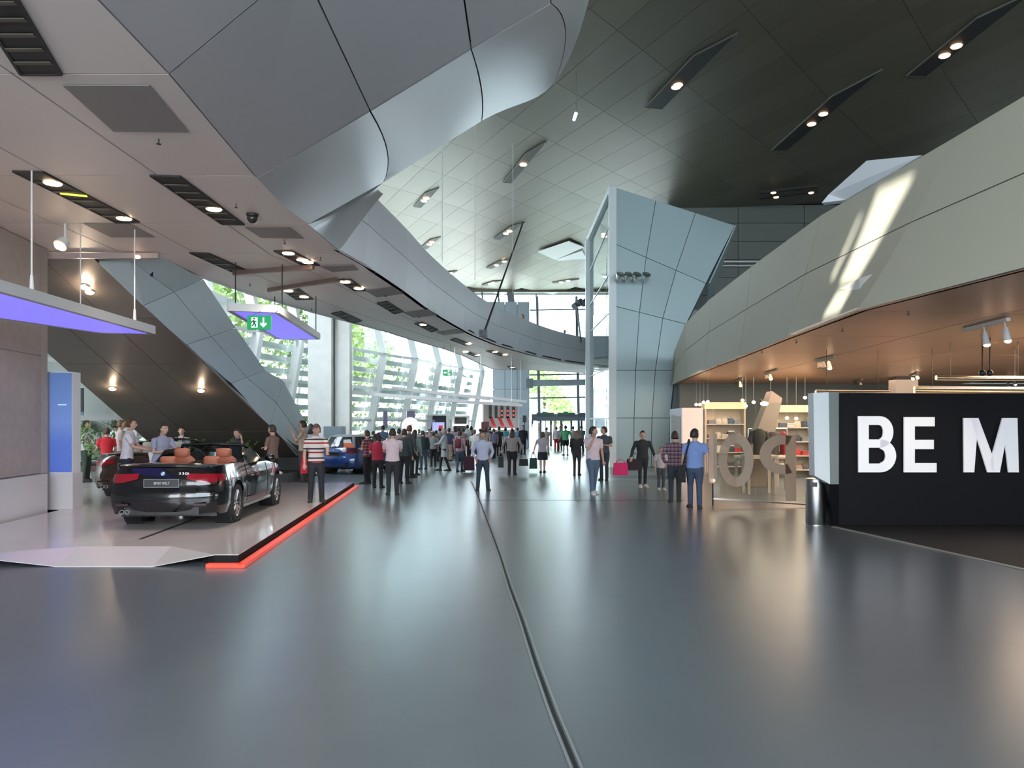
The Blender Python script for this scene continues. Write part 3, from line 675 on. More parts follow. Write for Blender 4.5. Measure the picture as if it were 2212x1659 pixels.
# ---- right balcony band (cream)
bn = sempty('wall_right')
xb = 5.2
def bpt(px, py, x=xb): return PXP(px, py, x)
TB = [(-3, 5.9), (2, 5.6), (7.9, 5.3), (10.8, 4.88), (12.2, 4.92), (18.1, 5.41), (24.4, 5.84), (31.4, 6.55), (40, 8)]
TT = [(-3, 5.9), (2, 5.6), (8.1, 5.44), (9.8, 5.25), (11.7, 5.07), (18, 5.28), (22.7, 5.55), (27, 5.88), (30, 6.35), (40, 8)]
def tab(T, y):
    for i in range(len(T)-1):
        if T[i][0] <= y <= T[i+1][0]: return lerp(T[i][1], T[i+1][1], (y-T[i][0])/(T[i+1][0]-T[i][0]))
    return T[-1][1]
Yb = [0.5, 3.5, 7.2, 10.8, 14.2, 18.3, 22.6, 27.0, 31.4]
def band(i, h):
    Y = Yb[i]-1.6*h; nose = max(0, (Y-23.5)/7)
    return V((lerp(tab(TB, Y), tab(TT, Y), h)+0.04*math.sin(h*math.pi), Y, lerp(3.4, 5.25-0.75*nose**1.5, h)))
for i in range(len(Yb)-1):
    for r_ in range(2):
        h0, h1 = (0, 0.55) if r_ == 0 else (0.55, 1.0)
        g = [[lerp(band(i, lerp(h0, h1, q/4)), band(i+1, lerp(h0, h1, q/4)), k/4) for q in range(5)] for k in range(5)]
        # small reveals
        for row in g: row[0] = lerp(row[0], row[1], 0.03); row[4] = lerp(row[4], row[3], 0.03)
        for q in range(5): g[0][q] = lerp(g[0][q], g[1][q], 0.012); g[4][q] = lerp(g[4][q], g[3][q], 0.012)
        MB().grid(g, (0.1, 0, 0)).build('parapet_panel', M_cream, bn, smooth='auto')
MB().grid([[band(i, h)+V((0.08, 0, 0)) for h in (0, 0.5, 0.99)] for i in range(len(Yb))], (0.05, 0, 0)).build('parapet_core', M_joint, bn)
# rounded nose returning to the right
ns = [band(len(Yb)-1, 0), band(len(Yb)-1, 1.0)]
g = [[ns[0]+V((0.9*f*f*2, 0.9*f, 0)), ns[1]+V((0.9*f*f*2, 0.9*f, 0))] for f in (0, 0.3, 0.6, 1.0)]
MB().grid(g, (0.1, 0, 0)).build('parapet_panel', M_cream, bn)
MB().prism([V((tab(TB, y)+0.12, y, 3.6)) for y in (-2, 2, 8, 11, 18, 24, 30.5)]+[V((22, 30.5, 3.6)), V((22, -2, 3.6))], (0, 0, 0.3)).build('upper_floor_slab', M_conc, bn)
# soffit of the right side (warm metal panels)
cr_ = sempty('ceiling_right')
M_sofr = mat('copper_soffit', (0.62, 0.39, 0.26), 0.38, metal=0.5, rnd=0.06)
def bxx(Y): return tab(TB, Y)
Yg = [2, 5, 8, 10.8, 13.8, 17, 20.5, 24, 27.5, 30.6]
for i in range(len(Yg)-1):
    xs = [0, 2.2, 4.4, 6.8, 9.2, 11.6]
    for k in range(5):
        q = [V((bxx(Yg[i])+xs[k]*1.0, Yg[i]+xs[k]*0.12, 3.4)), V((bxx(Yg[i])+xs[k+1], Yg[i]+xs[k+1]*0.12, 3.4)), V((bxx(Yg[i+1])+xs[k+1], Yg[i+1]+xs[k+1]*0.12, 3.4)), V((bxx(Yg[i+1])+xs[k], Yg[i+1]+xs[k]*0.12, 3.4))]
        if k == 4: m = M_sofr
        panel(q, 0.010, (0, 0, 0.05), 'soffit_panel', M_sofr, cr_)
MB().prism([V((tab(TB, y)+0.05, y, 3.47)) for y in (-2, 2, 8, 11, 18, 24, 30.5)]+[V((22, 31, 3.47)), V((22, -2, 3.47))], (0, 0, 0.06)).build('soffit_backing', M_joint, cr_)
# upper right: dark clad wall, pale parapet of the upper gallery
ur = sempty('wall_upper_right')
YW = 39.2; M_clad = mat('dark_cladding', (0.15, 0.17, 0.155), 0.5, metal=0.2, rnd=0.05)
for zi in range(8):
    z0, z1 = 5.6+zi*0.93, 5.6+(zi+1)*0.93
    for xi in range(4):
        x0, x1 = 8.2+xi*3.4, 8.2+(xi+1)*3.4
        if zi < 3 and False: continue
        panel([(x0, YW, z0), (x1, YW, z0), (x1, YW, z1), (x0, YW, z1)], 0.012, (0, 0.2, 0), 'wall_panel', M_clad, ur)
MB().box((15, YW+0.35, 8), (14, 0.2, 10.5)).build('wall_core', M_joint, ur)
MB().box((15, YW-0.35, 10.05), (13.8, 0.12, 0.07)).build('rail', M_steel, ur)
MB().box((15, YW-0.3, 9.85), (13.8, 0.1, 0.05)).build('rail', M_steel, ur)
MB().prism([P(1775, 438, 26), P(1825, 432, 26), P(1935, 366, 24.5), P(1992, 335, 23.5), P(1872, 347, 24.5), P(1790, 420, 26)], (0.2, 0.3, 0)).build('gallery_parapet', M_band, ur)
beam(P(1582, 397, 35.5), P(2000, 331, 31.5), 0.1, 0.12).build('roof_edge_trim', mat('edge_trim', (0.4, 0.4, 0.38), 0.4, metal=0.5), ur)
for a, b, ls in (((1640, 417), (1765, 403), (0.25,)), ((1640, 428), (1765, 412), (0.3, 0.9))):
    p, q = PZ(*a, 12.6), PZ(*b, 12.6); t = thing('roof_light', lerp(p, q, 0.5), '%s of the two thin lamp slots in the dark recess' % ('upper' if a[1] < 420 else 'lower'), 'ceiling light', 'thin slots in the dark recess')
    beam(p, q, 0.25, 0.1).build('recess', M_dark, t)  # solid dark bar, colour stands for the shaded slot
    for f in ls: MB().ball(tuple(lerp(p, q, f)+V((0, 0, -0.06))), (0.13, 0.13, 0.05), 10, 6).build('lamp', M_lampd, t)

# ---- enclosure (unseen sides) with openings that let light in
en = sempty('wall_back')
MB().box((0, -8.2, 1.0), (90, 0.3, 2.0)).build('wall_panel', M_wall, en)
MB().box((0, -8.2, 11.3), (90, 0.3, 4.6)).build('wall_panel', M_wall, en)
for x in (-40, -18, -8, 16, 40): MB().box((x, -8.2, 5.5), (10 if abs(x) > 15 else 2, 0.3, 7)).build('wall_panel', M_wall, en)
MB().box((30, 25, 6.8), (0.3, 75, 13.6)).build('wall_panel', M_wall, en)
MB().box((21, 62.5, 6.8), (18, 0.3, 13.6)).build('wall_panel', M_wall, en)
# left upper wall with added slits, cut by projecting the band's sun streak back along the sun
XU = -10.0
def back(p): t = (p.x-XU)/SUN_D.x; return p-SUN_D*t
bandX = 5.1
quadA = [PXP(1877, 406, bandX), PXP(1943, 366, bandX), PXP(1857, 610, bandX), PXP(1815, 615, bandX)]
quadB = [PXP(1817, 630, bandX), PXP(1852, 622, bandX), PXP(1837, 683, bandX), PXP(1793, 692, bandX)]
quadC = [PXP(1840, 470, bandX), PXP(1850, 452, bandX), PXP(1800, 600, bandX), PXP(1792, 606, bandX)]
holes = [[back(p) for p in q] for q in (quadA, quadB, quadC)]
bm = bmesh.new()
outer = [(-8, 5.4), (-8, 14.0), (33, 14.0), (33, 9.5), (21, 9.5), (21, 5.4)]
ov = [bm.verts.new((XU, y, z)) for y, z in outer]; ed = [bm.edges.new((ov[i], ov[(i+1) % len(ov)])) for i in range(len(ov))]
for h in holes:
    hv = [bm.verts.new((XU, p.y, p.z)) for p in h]; ed += [bm.edges.new((hv[i], hv[(i+1) % 4])) for i in range(4)]
bmesh.ops.triangle_fill(bm, edges=ed, use_beauty=True)
def in_poly(c, h):
    r_ = False
    for i in range(4):
        a, b = h[i], h[i-1]
        if (a.z > c.z) != (b.z > c.z) and c.y < (b.y-a.y)*(c.z-a.z)/(b.z-a.z)+a.y: r_ = not r_
    return r_
for f in [f for f in bm.faces if any(in_poly(f.calc_center_median(), h) for h in holes)]: bm.faces.remove(f)
me = bpy.data.meshes.new('wall_panel'); bm.to_mesh(me); bm.free(); me.materials.append(M_wall)
o = bpy.data.objects.new('wall_panel', me); COL.objects.link(o); ul = sempty('wall_left_upper'); o.parent = ul
MB().box((-17, 6, 2.7), (9, 0.3, 5.4)).build('wall_panel', M_wall, ul)
MB().box((-12.9, 5.0, 2.6), (0.3, 20, 5.2)).build('wall_panel', M_wall, ul)

# ---- outdoors
gr = struct(MB().box((0, 125, -0.25), (340, 118, 0.2)).build('ground', mat('pale_paving', (0.5, 0.5, 0.47), 0.8)))
gr2 = struct(MB().box((-80, 30, -0.26), (70, 150, 0.2)).build('ground_side', mat('pale_paving', (0.5, 0.5, 0.47), 0.8)))
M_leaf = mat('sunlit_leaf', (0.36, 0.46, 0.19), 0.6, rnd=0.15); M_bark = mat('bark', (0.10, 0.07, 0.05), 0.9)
def leaves(mb, c, r, n, s, rnd=random):
    for _ in range(n):
        while True:
            d = V((rnd.uniform(-1, 1), rnd.uniform(-1, 1), rnd.uniform(-1, 1)))
            if 0.25 < d.length < 1: break
        p = V(c)+V((d.x*r[0], d.y*r[1], d.z*r[2])); a = V((rnd.uniform(-1, 1), rnd.uniform(-1, 1), rnd.uniform(-1, 1))).normalized(); b = a.cross(V((rnd.random(), rnd.random(), 1))).normalized()
        l = s*rnd.uniform(0.7, 1.3)
        mb.add([p-a*l, p-b*l*0.45, p+a*l, p+b*l*0.45], [(0, 1, 2, 3)])
def tree(x, y, h, r, label, group, n=900, s=0.28):
    t = thing('tree', (x, y, -0.1), label, 'tree', group)
    mb = MB(); mb.tube([(x, y, -0.15), (x+.1, y, h*0.4), (x, y, h*0.8)], [0.25, 0.18, 0.06], 8); mb.build('trunk', M_bark, t)
    mb = MB()
    for k in range(5): leaves(mb, (x+random.uniform(-.4, .4)*r, y+random.uniform(-.4, .4)*r, h*random.uniform(0.5, 0.85)), (r*.7, r*.7, h*0.26), n//5, s)
    mb.build('crown', M_leaf, t, fix=False)
tl = [(-29, 37, 14), (-22, 41, 15), (-19.5, 50, 14), (-17, 58, 14), (-15.5, 67, 13), (-14, 77, 13)]
nm = ['nearest the diagonal stair', 'second from the stair', 'above the square column', 'right of the square column', 'beyond the far exit sign', 'last at the far end']
for (x, y, h), s_ in zip(tl, nm): tree(x, y, h, 3.4, 'sunlit green tree outside the curtain wall, '+s_, 'trees outside the curtain wall', 1500, 0.34)
for x, y, h, s_ in ((3.5, 84, 8.5, 'left of the far doorway'), (5.0, 90, 5.5, 'lower, right in the far doorway'), (6.2, 96, 6, 'hazy, middle of the far doorway')): tree(x, y, h, 3.0, 'pale green tree outside the entrance, '+s_, 'trees outside the entrance', 900, 0.35)
# planted green screen behind the louvres
hg = MB()
for i in range(2, len(kx)-1):
    for k in range(60):
        f = random.random(); z = random.uniform(0.2, 5.4); p = lerp(fac(i, z, 1.7), fac(i+1, z, 1.7), f); leaves(hg, p, (0.3, 0.3, 0.25), 9, 0.16)
hg = hg.build('green_screen', M_leaf, fix=False); tag(hg, 'climbing greenery growing behind the white louvres', 'foliage', kind='stuff')
bo = thing('building', (13.5, 84, 0), 'pale grey building seen through the entrance glazing', 'building')
MB().box((12.5, 84, 2.7), (9, 8, 5.4)).build('wall', mat('pale_building', (0.6, 0.62, 0.62), 0.7), bo)
MB().box((12.5, 84, 5.5), (9.4, 8.4, 0.25)).build('roof', M_white, bo)
for k in range(4): MB().box((9.2+k*2.1, 79.95, 1.8), (1.0, 0.1, 1.2)).build('window', M_mull, bo)
lamp_ = thing('street_lamp', P(1175, 960, 75)*1.0, 'white globe lamp post outside the doors', 'street lamp')
p = P(1175, 950, 75); MB().tube([(p.x, 75, -0.1), (p.x, 75, 2.7)], 0.09, 8).build('pole', M_white, lamp_); MB().ball((p.x, 75, 3.0), 0.3, 14, 10).build('globe', M_white, lamp_, smooth=True)
# ================================================================== PEOPLE
def remeshed(mb, name, voxel, mats, parent, smooth_it=3):
    me = mb.mesh(name); o = bpy.data.objects.new(name+'_tmp', me); COL.objects.link(o)
    md = o.modifiers.new('r', 'REMESH'); md.mode = 'VOXEL'; md.voxel_size = voxel
    sm = o.modifiers.new('s', 'SMOOTH'); sm.iterations = smooth_it; sm.factor = 0.5
    dg = bpy.context.evaluated_depsgraph_get(); m2 = bpy.data.meshes.new_from_object(o.evaluated_get(dg)); m2.name = name
    bpy.data.objects.remove(o); bpy.data.meshes.remove(me); m2.materials.clear()
    for x in mats: m2.materials.append(x)
    m2.shade_smooth(); ob = bpy.data.objects.new(name, m2); COL.objects.link(ob); ob.parent = parent; return ob
SKIN = [(0.52, 0.32, 0.24), (0.44, 0.27, 0.20), (0.58, 0.38, 0.30), (0.30, 0.18, 0.13)]
def person(px, py, top, hd, label, shirt, pants, skin=0, hair=(0.03, 0.02, 0.015), hairs='short', z0=0.0, arms=('down', 'down'), legs=0.10, stride=0.0, sleeve='short', bottom='pants',
           build=1.08, coat=False, turn=0.0, lean=0.0, shoes=(0.03, 0.03, 0.03), detail=True, shirt_m=None, Y=None, h=None, extra=None, group=None, x=None, flare=1.0):
    if Y is None: Y = (HZ-z0)*FPX/(py-HY)
    p = V(((px-CX)*Y/FPX, Y, z0))
    if h is None: h = (HZ-(top-HY)*Y/FPX)-z0
    s = h/1.78; bw = build*s
    t = thing('person', p, label, 'person', group, rz=-R(hd), local=True)
    sk = mat('skin_%d' % skin, SKIN[skin], 0.6)
    hipz, shz = 0.93*s, 1.46*s
    ly = lambda z: lean*max(0, (z-hipz))   # forward lean
    sides = (-1, 1)
    foot = {}
    for sd in sides:
        fy = stride*s*(1 if sd > 0 else -1)
        foot[sd] = V((sd*legs*s, fy, 0.0))
    def leg_pts(sd):
        f = foot[sd]; hip = V((sd*0.085*s, 0, hipz)); ank = f+V((0, -0.02*s, 0.09*s)); knee = (hip+ank)/2+V((sd*0.005*s, 0.03*s+abs(stride)*0.12*s, 0.02*s)); return hip, knee, ank
    def arm_pts(k, sd):
        sh = V((sd*0.185*bw, ly(shz), shz-0.045*s))
        A = {'down': ((0.05, -0.02, -0.28), (0.06, 0.06, -0.53)), 'pocket': ((0.10, -0.07, -0.26), (0.02, 0.03, -0.45)), 'phone': ((0.02, 0.15, -0.24), (-0.10, 0.30, 0.02)),
             'folded': ((0.06, 0.05, -0.27), (-0.19, 0.19, -0.24)), 'mouth': ((-0.01, 0.14, -0.25), (-0.15, 0.16, 0.03)), 'out': ((0.11, 0.0, -0.25), (0.17, 0.08, -0.48)),
             'fwd': ((0.04, 0.13, -0.24), (0.0, 0.38, -0.30)), 'back': ((0.05, -0.12, -0.25), (0.05, -0.10, -0.50)), 'raise': ((0.10, 0.12, -0.20), (0.14, 0.24, 0.10)), 'swing': ((0.05, 0.05, -0.28), (0.06, 0.2, -0.48))}[k]
        e, w_ = (sh+V((a[0]*sd*s, a[1]*s, a[2]*s)) for a in A); return sh, e, w_
    # ---- body
    b = MB(); hx = V((0, ly(1.62*s)+0.02*s, 1.655*s))
    b.rings([(0, 0, 0.86*s, .13*bw, .10*s), (0, 0, 0.95*s, .15*bw, .105*s), (0, ly(1.1*s), 1.10*s, .125*bw, .09*s), (0, ly(1.3*s), 1.30*s, .155*bw, .105*s), (0, ly(1.42*s), 1.42*s, .16*bw, .09*s), (0, ly(1.49*s), 1.49*s, .07*bw, .06*s)], 14)
    b.tube([(0, ly(1.44*s)-0.01*s, 1.42*s), (0, hx.y-0.02*s, 1.60*s)], [0.060*s, 0.052*s], 10)
    for sd in sides:
        hip, kn, an = leg_pts(sd)
        b.tube([hip, lerp(hip, kn, .5), kn, lerp(kn, an, .35), an], [0.082*bw, 0.072*bw, 0.052*s, 0.055*s, 0.036*s], 10)
        b.tube([an+V((0, -0.03*s, -0.03*s)), foot[sd]+V((0, 0.08*s, 0.045*s)), foot[sd]+V((0, 0.17*s, 0.03*s))], [0.032*s, 0.026*s, 0.015*s], 8)
        sh, el, wr = arm_pts(arms[0 if sd < 0 else 1], sd)
        b.tube([sh+V((-sd*0.05*s, 0, 0.01*s)), sh, lerp(sh, el, .5), el, lerp(el, wr, .4), wr], [0.05*s, 0.052*s, 0.045*s, 0.038*s, 0.036*s, 0.025*s], 8)
        d = (wr-el).normalized(); pe = d.cross(V((0, 0, 1)) if abs(d.z) < .8 else V((0, 1, 0))).normalized()
        palm = wr+d*0.06*s; b.tube([wr, palm, wr+d*0.10*s], [(0.028*s, 0.018*s), (0.040*s, 0.018*s), (0.036*s, 0.014*s)], 8)
    # head: skull, jaw, nose, ears
    ca, sa = math.cos(R(turn)), math.sin(R(turn))
    def hp(x_, y_, z_): return hx+V(((x_*ca+y_*sa)*s*1.1, (-x_*sa+y_*ca)*s*1.08, z_*s*1.03))
    hd_ = MB(); n_ = 14; m_ = 10; o_ = []
    for i in range(m_+1):
        ph = -math.pi/2+math.pi*i/m_; zz_ = math.sin(ph)
        for j in range(n_):
            a = 2*math.pi*j/n_; rx = 0.076*(1-0.22*max(0, -zz_)); ry = 0.096
            o_.append(hp(rx*math.cos(ph)*math.cos(a), ry*math.cos(ph)*math.sin(a)+0.012*max(0, -zz_), zz_*0.122))
    b.add(o_, [(i*n_+j, i*n_+(j+1) % n_, (i+1)*n_+(j+1) % n_, (i+1)*n_+j) for i in range(m_) for j in range(n_)])
    b.tube([hp(0, 0.085, 0.02), hp(0, 0.112, -0.025), hp(0, 0.09, -0.035)], [0.010*s, 0.017*s, 0.012*s], 6)
    for sd in sides: b.ball(tuple(hp(sd*0.078, 0.0, -0.01)), (0.012*s, 0.02*s, 0.03*s), 8, 6)
    body = remeshed(b, 'body', 0.013*s if detail else 0.02*s, [sk], t, 2)
    if detail:
        me = body.data; fb = MB()
        for sd in sides:   # fingers rooted in the palm, gently curled
            sh, el, wr = arm_pts(arms[0 if sd < 0 else 1], sd); d = (wr-el).normalized(); pe = d.cross(V((0, 0, 1)) if abs(d.z) < .8 else V((0, 1, 0))).normalized(); nn = pe.cross(d).normalized()
            inward = nn if nn.dot(V((-sd, 0, 0))) > 0 else -nn
            for k, L_ in enumerate((0.062, 0.074, 0.070, 0.055)):
                r0 = wr+d*0.085*s+pe*(k-1.5)*0.018*s; r1 = r0+d*L_*0.5*s+inward*0.008*s; r2 = r0+d*L_*0.9*s+inward*0.028*s
                fb.tube([r0, r1, r2], [0.0095*s, 0.009*s, 0.007*s], 5)
            th = wr+d*0.04*s+pe*-0.028*s; fb.tube([th, th+d*0.03*s-pe*0.022*s+inward*0.008*s, th+d*0.055*s-pe*0.024*s+inward*0.02*s], [0.012*s, 0.011*s, 0.008*s], 5)
        bm = bmesh.new(); bm.from_mesh(me); tm = fb.mesh('f'); bm.from_mesh(tm); bpy.data.meshes.remove(tm); bm.to_mesh(me); bm.free(); me.shade_smooth()
        f = MB()
        for sd in sides: f.ball(tuple(hp(sd*0.031, 0.086, 0.012)), (0.011*s, 0.007*s, 0.006*s), 6, 4); f.ball(tuple(hp(sd*0.031, 0.087, 0.034)), (0.018*s, 0.006*s, 0.004*s), 6, 4)
        f.ball(tuple(hp(0, 0.090, -0.066)), (0.024*s, 0.006*s, 0.005*s), 8, 4)
        f.build('face_features', mat('face_dark', (0.07, 0.035, 0.03), 0.6), t)
    # ---- hair
    hm = mat('hair_%d_%d' % (int(hair[0]*200), int(hair[1]*200)), hair, 0.6)
    hb = MB()
    if hairs != 'bald':
        g = []
        for i in range(9):
            ph = math.pi/2-i/8*math.pi*0.62
            row = []
            for j in range(17):
                a = math.pi*2*j/16; back = -math.sin(a); lim = 0.12 if back > -0.3 else 0.75
                ph2 = math.pi/2-i/8*(math.pi*0.62 if back > -0.35 else math.pi*0.30)
                rr = 1.10 if hairs != 'cap' else 1.14
                row.append(hp(0.080*rr*math.cos(ph2)*math.cos(a), 0.100*rr*math.cos(ph2)*math.sin(a)-0.004, 0.126*rr*math.sin(ph2)+0.002))
            g.append(row)
        hb.grid(g, (0, 0, -0.012*s))
        if hairs == 'long':
            hb.tube([hp(0, -0.05, 0.06), hp(0, -0.075, -0.05), hp(0, -0.085, -0.16), hp(0, -0.09, -0.28)], [(0.085*s, 0.06*s), (0.10*s, 0.055*s), (0.105*s, 0.045*s), (0.07*s, 0.025*s)], 12)
        if hairs == 'bun':
            hb.ball(tuple(hp(0, -0.13, 0.04)), 0.045*s, 10, 8)
        if hairs == 'curly':
            for k in range(16):
                a = k*0.9; hb.ball(tuple(hp(0.085*math.cos(a), -0.03-0.06*abs(math.sin(a*1.7)), 0.09*math.sin(k*0.77)-0.01)), 0.045*s, 7, 5)
        if hairs == 'bob':
            hb.tube([hp(0, -0.03, 0.08), hp(0, -0.04, -0.02), hp(0, -0.04, -0.12)], [(0.085*s, 0.075*s), (0.105*s, 0.085*s), (0.095*s, 0.065*s)], 12)
        hb.build('cap' if hairs == 'cap' else 'hair', hm, t, smooth=True)
        if hairs == 'cap':
            MB().grid([[hp(x_, 0.085, 0.055) for x_ in (-.06, -.03, 0, .03, .06)], [hp(x_, 0.15+0.02*(1-abs(x_)/.06), 0.045) for x_ in (-.05, -.025, 0, .025, .05)]], (0, 0, 0.008)).build('brim', hm, t)
    # ---- top
    c = MB(); e = 0.020*s; zb_ = 0.90*s if not coat else 0.58*s
    fl_ = flare
    rr_ = [(0, 0, zb_, (.165*fl_ if coat else .160)*bw+e, .115*s+e*(1.5 if coat else 1)), (0, 0, 0.97*s, .152*bw+e, .105*s+e), (0, ly(1.1*s), 1.10*s, .135*bw+e, .10*s+e), (0, ly(1.3*s), 1.30*s, .160*bw+e, .108*s+e), (0, ly(1.42*s), 1.42*s, .165*bw+e, .092*s+e), (0, ly(1.48*s), 1.485*s, .085*bw+e*.6, .065*s+e*.6), (0, ly(1.5*s), 1.515*s, .058*s+e*.5, .056*s+e*.5)]
    c.rings(rr_, 16)
    for sd in sides:
        sh, el, wr = arm_pts(arms[0 if sd < 0 else 1], sd)
        if sleeve == 'long': c.tube([sh+V((-sd*0.06*s, 0, 0.01*s)), sh+V((sd*.005, 0, 0)), lerp(sh, el, .5), el, lerp(el, wr, .5), lerp(el, wr, .93)], [0.06*s, 0.068*s, 0.058*s, 0.052*s, 0.047*s, 0.036*s], 10)
        elif sleeve == 'short': c.tube([sh+V((-sd*0.06*s, 0, 0.01*s)), sh+V((sd*.005, 0, 0)), lerp(sh, el, .4), lerp(sh, el, .72)], [0.06*s, 0.066*s, 0.060*s, 0.057*s], 10)
    remeshed(c, 'coat' if coat else 'shirt', 0.014*s if detail else 0.022*s, [shirt_m or cloth(shirt)], t, 2)
    # ---- bottom
    q = MB()
    if bottom == 'skirt': q.rings([(0, 0, 1.0*s, .148*bw, .112*s), (0, 0, 0.86*s, .185*bw, .14*s), (0, 0, 0.56*s, .20*bw, .165*s)], 16)
    else:
        q.rings([(0, 0, 0.80*s, .135*bw, .105*s), (0, 0, 0.90*s, .158*bw, .117*s), (0, 0, 1.0*s, .148*bw, .110*s)], 14)
        for sd in sides:
            hip, kn, an = leg_pts(sd)
            if bottom == 'shorts': q.tube([hip, lerp(hip, kn, .5), lerp(hip, kn, .92)], [0.10*bw, 0.095*bw, 0.085*s], 10)
            else:
                k_ = 0.86 if bottom == 'slim' else 1.0
                q.tube([hip, lerp(hip, kn, .5), kn, lerp(kn, an, .45), an+V((0, 0, -0.035*s))], [0.100*bw, 0.090*bw*max(k_, .88), 0.070*s*k_, 0.066*s*k_, 0.060*s*k_], 10)
    remeshed(q, {'pants': 'trousers', 'slim': 'trousers', 'shorts': 'shorts', 'skirt': 'skirt'}[bottom], 0.015*s if detail else 0.022*s, [cloth(pants)], t, 1)
    # ---- shoes
    for sd in sides:
        f = foot[sd]; a = R(8*sd)
        def fp(x_, y_, z_): return f+V(((x_*math.cos(a)+y_*math.sin(a))*s, (-x_*math.sin(a)+y_*math.cos(a))*s, z_*s))
        o_ = MB(); g = []
        for y_, wd, hh in ((-0.095, .030, .07), (-0.07, .044, .10), (0.0, .050, .11), (0.07, .052, .088), (0.14, .056, .066), (0.20, .050, .05), (0.235, .026, .03)):
            g.append([fp(wd*1.0, y_, 0), fp(wd*1.05, y_, hh*.45), fp(wd*.6, y_, hh*.95), fp(0, y_, hh), fp(-wd*.6, y_, hh*.95), fp(-wd*1.05, y_, hh*.45), fp(-wd, y_, 0)])
        rows = len(g)
        o_.add([p_ for r_ in g for p_ in r_], [(i*7+j, i*7+(j+1) % 7, (i+1)*7+(j+1) % 7, (i+1)*7+j) for i in range(rows-1) for j in range(7)]+[tuple(range(7)), tuple((rows-1)*7+j for j in range(6, -1, -1))])
        o_.build('shoe', cloth(shoes), t, smooth=True)
    H_ = {}
    for sd in sides:
        sh, el, wr = arm_pts(arms[0 if sd < 0 else 1], sd); d = (wr-el).normalized(); H_[sd] = wr+d*0.12*s; H_[sd*10] = sh
    M_ = Matrix.Translation(p) @ Matrix.Rotation(-R(hd), 4, 'Z')
    return t, {'L': M_ @ H_[-1], 'R': M_ @ H_[1], 'sL': M_ @ H_[-10], 'sR': M_ @ H_[10], 'M': M_, 's': s, 'hx': M_ @ hx}
def handbag(pos, label, col, sz=(0.30, 0.12, 0.28), rz=0.0, name='handbag', cat='bag', drop=0.22, group=None, m=None):
    pos = V(pos); b = thing(name, pos+V((0, 0, -drop-sz[2])), label, cat, group)
    m = m or cloth(col); cz = pos.z-drop-sz[2]/2
    MB().box((pos.x, pos.y, cz), sz, rz, 0.88).build('bag_body', m, b)
    c_, s_ = math.cos(rz), math.sin(rz)
    for k in (-1, 1):
        pts = []
        for i in range(9):
            a = math.pi*i/8; u = -math.cos(a)*sz[0]*0.28; pts.append((pos.x+u*c_-k*sz[1]*0.3*s_*(1-math.sin(a)*.9), pos.y+u*s_+k*sz[1]*0.3*c_*(1-math.sin(a)*.9), pos.z-drop+math.sin(a)*(drop+0.01)))
        MB().tube(pts, 0.008, 6).build('handle', m, b)
    return b
def backpack(inf, label, col):
    s = inf['s']; M_ = inf['M']; c = M_ @ V((0, -0.19*s, 1.27*s)); b = thing('backpack', c, label, 'backpack')
    mb = MB()
    mb.rings([(0, 0, 1.05*s, .11*s, .05*s), (0, 0, 1.10*s, .15*s, .085*s), (0, 0, 1.30*s, .15*s, .085*s), (0, 0, 1.42*s, .12*s, .06*s), (0, 0, 1.46*s, .05*s, .03*s)], 12)
    mb.v = [tuple(M_ @ (V(v)+V((0, -0.20*s, 0)))) for v in mb.v]; mb.build('pack', cloth(col), b, smooth=True)
    for sd in (-1, 1):
        pts = [M_ @ V((sd*.10*s, y_*s, z_*s)) for y_, z_ in ((-.15, 1.40), (-.10, 1.51), (0.02, 1.515), (0.115, 1.42), (0.135, 1.28), (0.09, 1.12), (-.12, 1.08))]
        MB().tube(pts, [(0.022*s, 0.01*s)]*7, 6).build('strap', cloth(col), b)
    return b
jean = (0.05, 0.07, 0.12); dk = (0.022, 0.024, 0.03); blk = (0.012, 0.012, 0.014)
ZP = 0.13
# --- people around the open cars
stripe_m = banded('striped_knit', [(0.22, (0.62, 0.56, 0.52)), (0.40, (0.30, 0.025, 0.03)), (0.62, (0.62, 0.56, 0.52)), (0.80, (0.03, 0.03, 0.05)), (1.0, (0.62, 0.56, 0.52))], 0.20)
_, i1 = person(683, 1082, 917, 160, 'man in a red, white and navy striped polo standing on the white platform', (0.6, 0.5, 0.5), dk, hair=(0.05, 0.03, 0.03), hairs='cap', z0=ZP, arms=('fwd', 'down'), legs=0.13, shirt_m=stripe_m, turn=20, build=1.12, Y=16.4)
person(589, 1060, 918, 285, 'man in a brown polo with folded arms behind the black convertible', (0.15, 0.10, 0.08), blk, z0=ZP, arms=('folded', 'folded'), legs=0.11, build=1.08, Y=18.6, group=None)
person(655, 1040, 909, 270, 'man in a beige shirt holding up a phone beside the stair', (0.42, 0.32, 0.24), (0.06, 0.045, 0.04), arms=('raise', 'folded'), Y=23.4, build=1.1, legs=0.12)
person(671, 1030, 916, 0, 'woman with long dark hair hidden behind the striped polo man', (0.35, 0.4, 0.45), blk, hairs='long', Y=26.5, detail=False)
person(274, 1080, 904, 75, 'man in a white T-shirt leaning beside the black convertible', (0.62, 0.60, 0.64), (0.02, 0.02, 0.04), skin=0, hair=(0.09, 0.04, 0.02), z0=ZP, arms=('fwd', 'fwd'), lean=0.10, Y=16.6, build=1.12)
person(345, 1070, 915, 115, 'man in a grey-blue shirt bending over the open brown car', (0.30, 0.32, 0.42), dk, hair=(0.03, 0.02, 0.02), z0=ZP, arms=('fwd', 'folded'), lean=0.16, Y=16.1, build=1.15)
person(231, 1055, 925, 320, 'person in a bright red T-shirt beside the brown car', (0.55, 0.02, 0.03), dk, hair=(0.06, 0.03, 0.02), arms=('fwd', 'down'), z0=ZP, Y=20.6, lean=0.08)
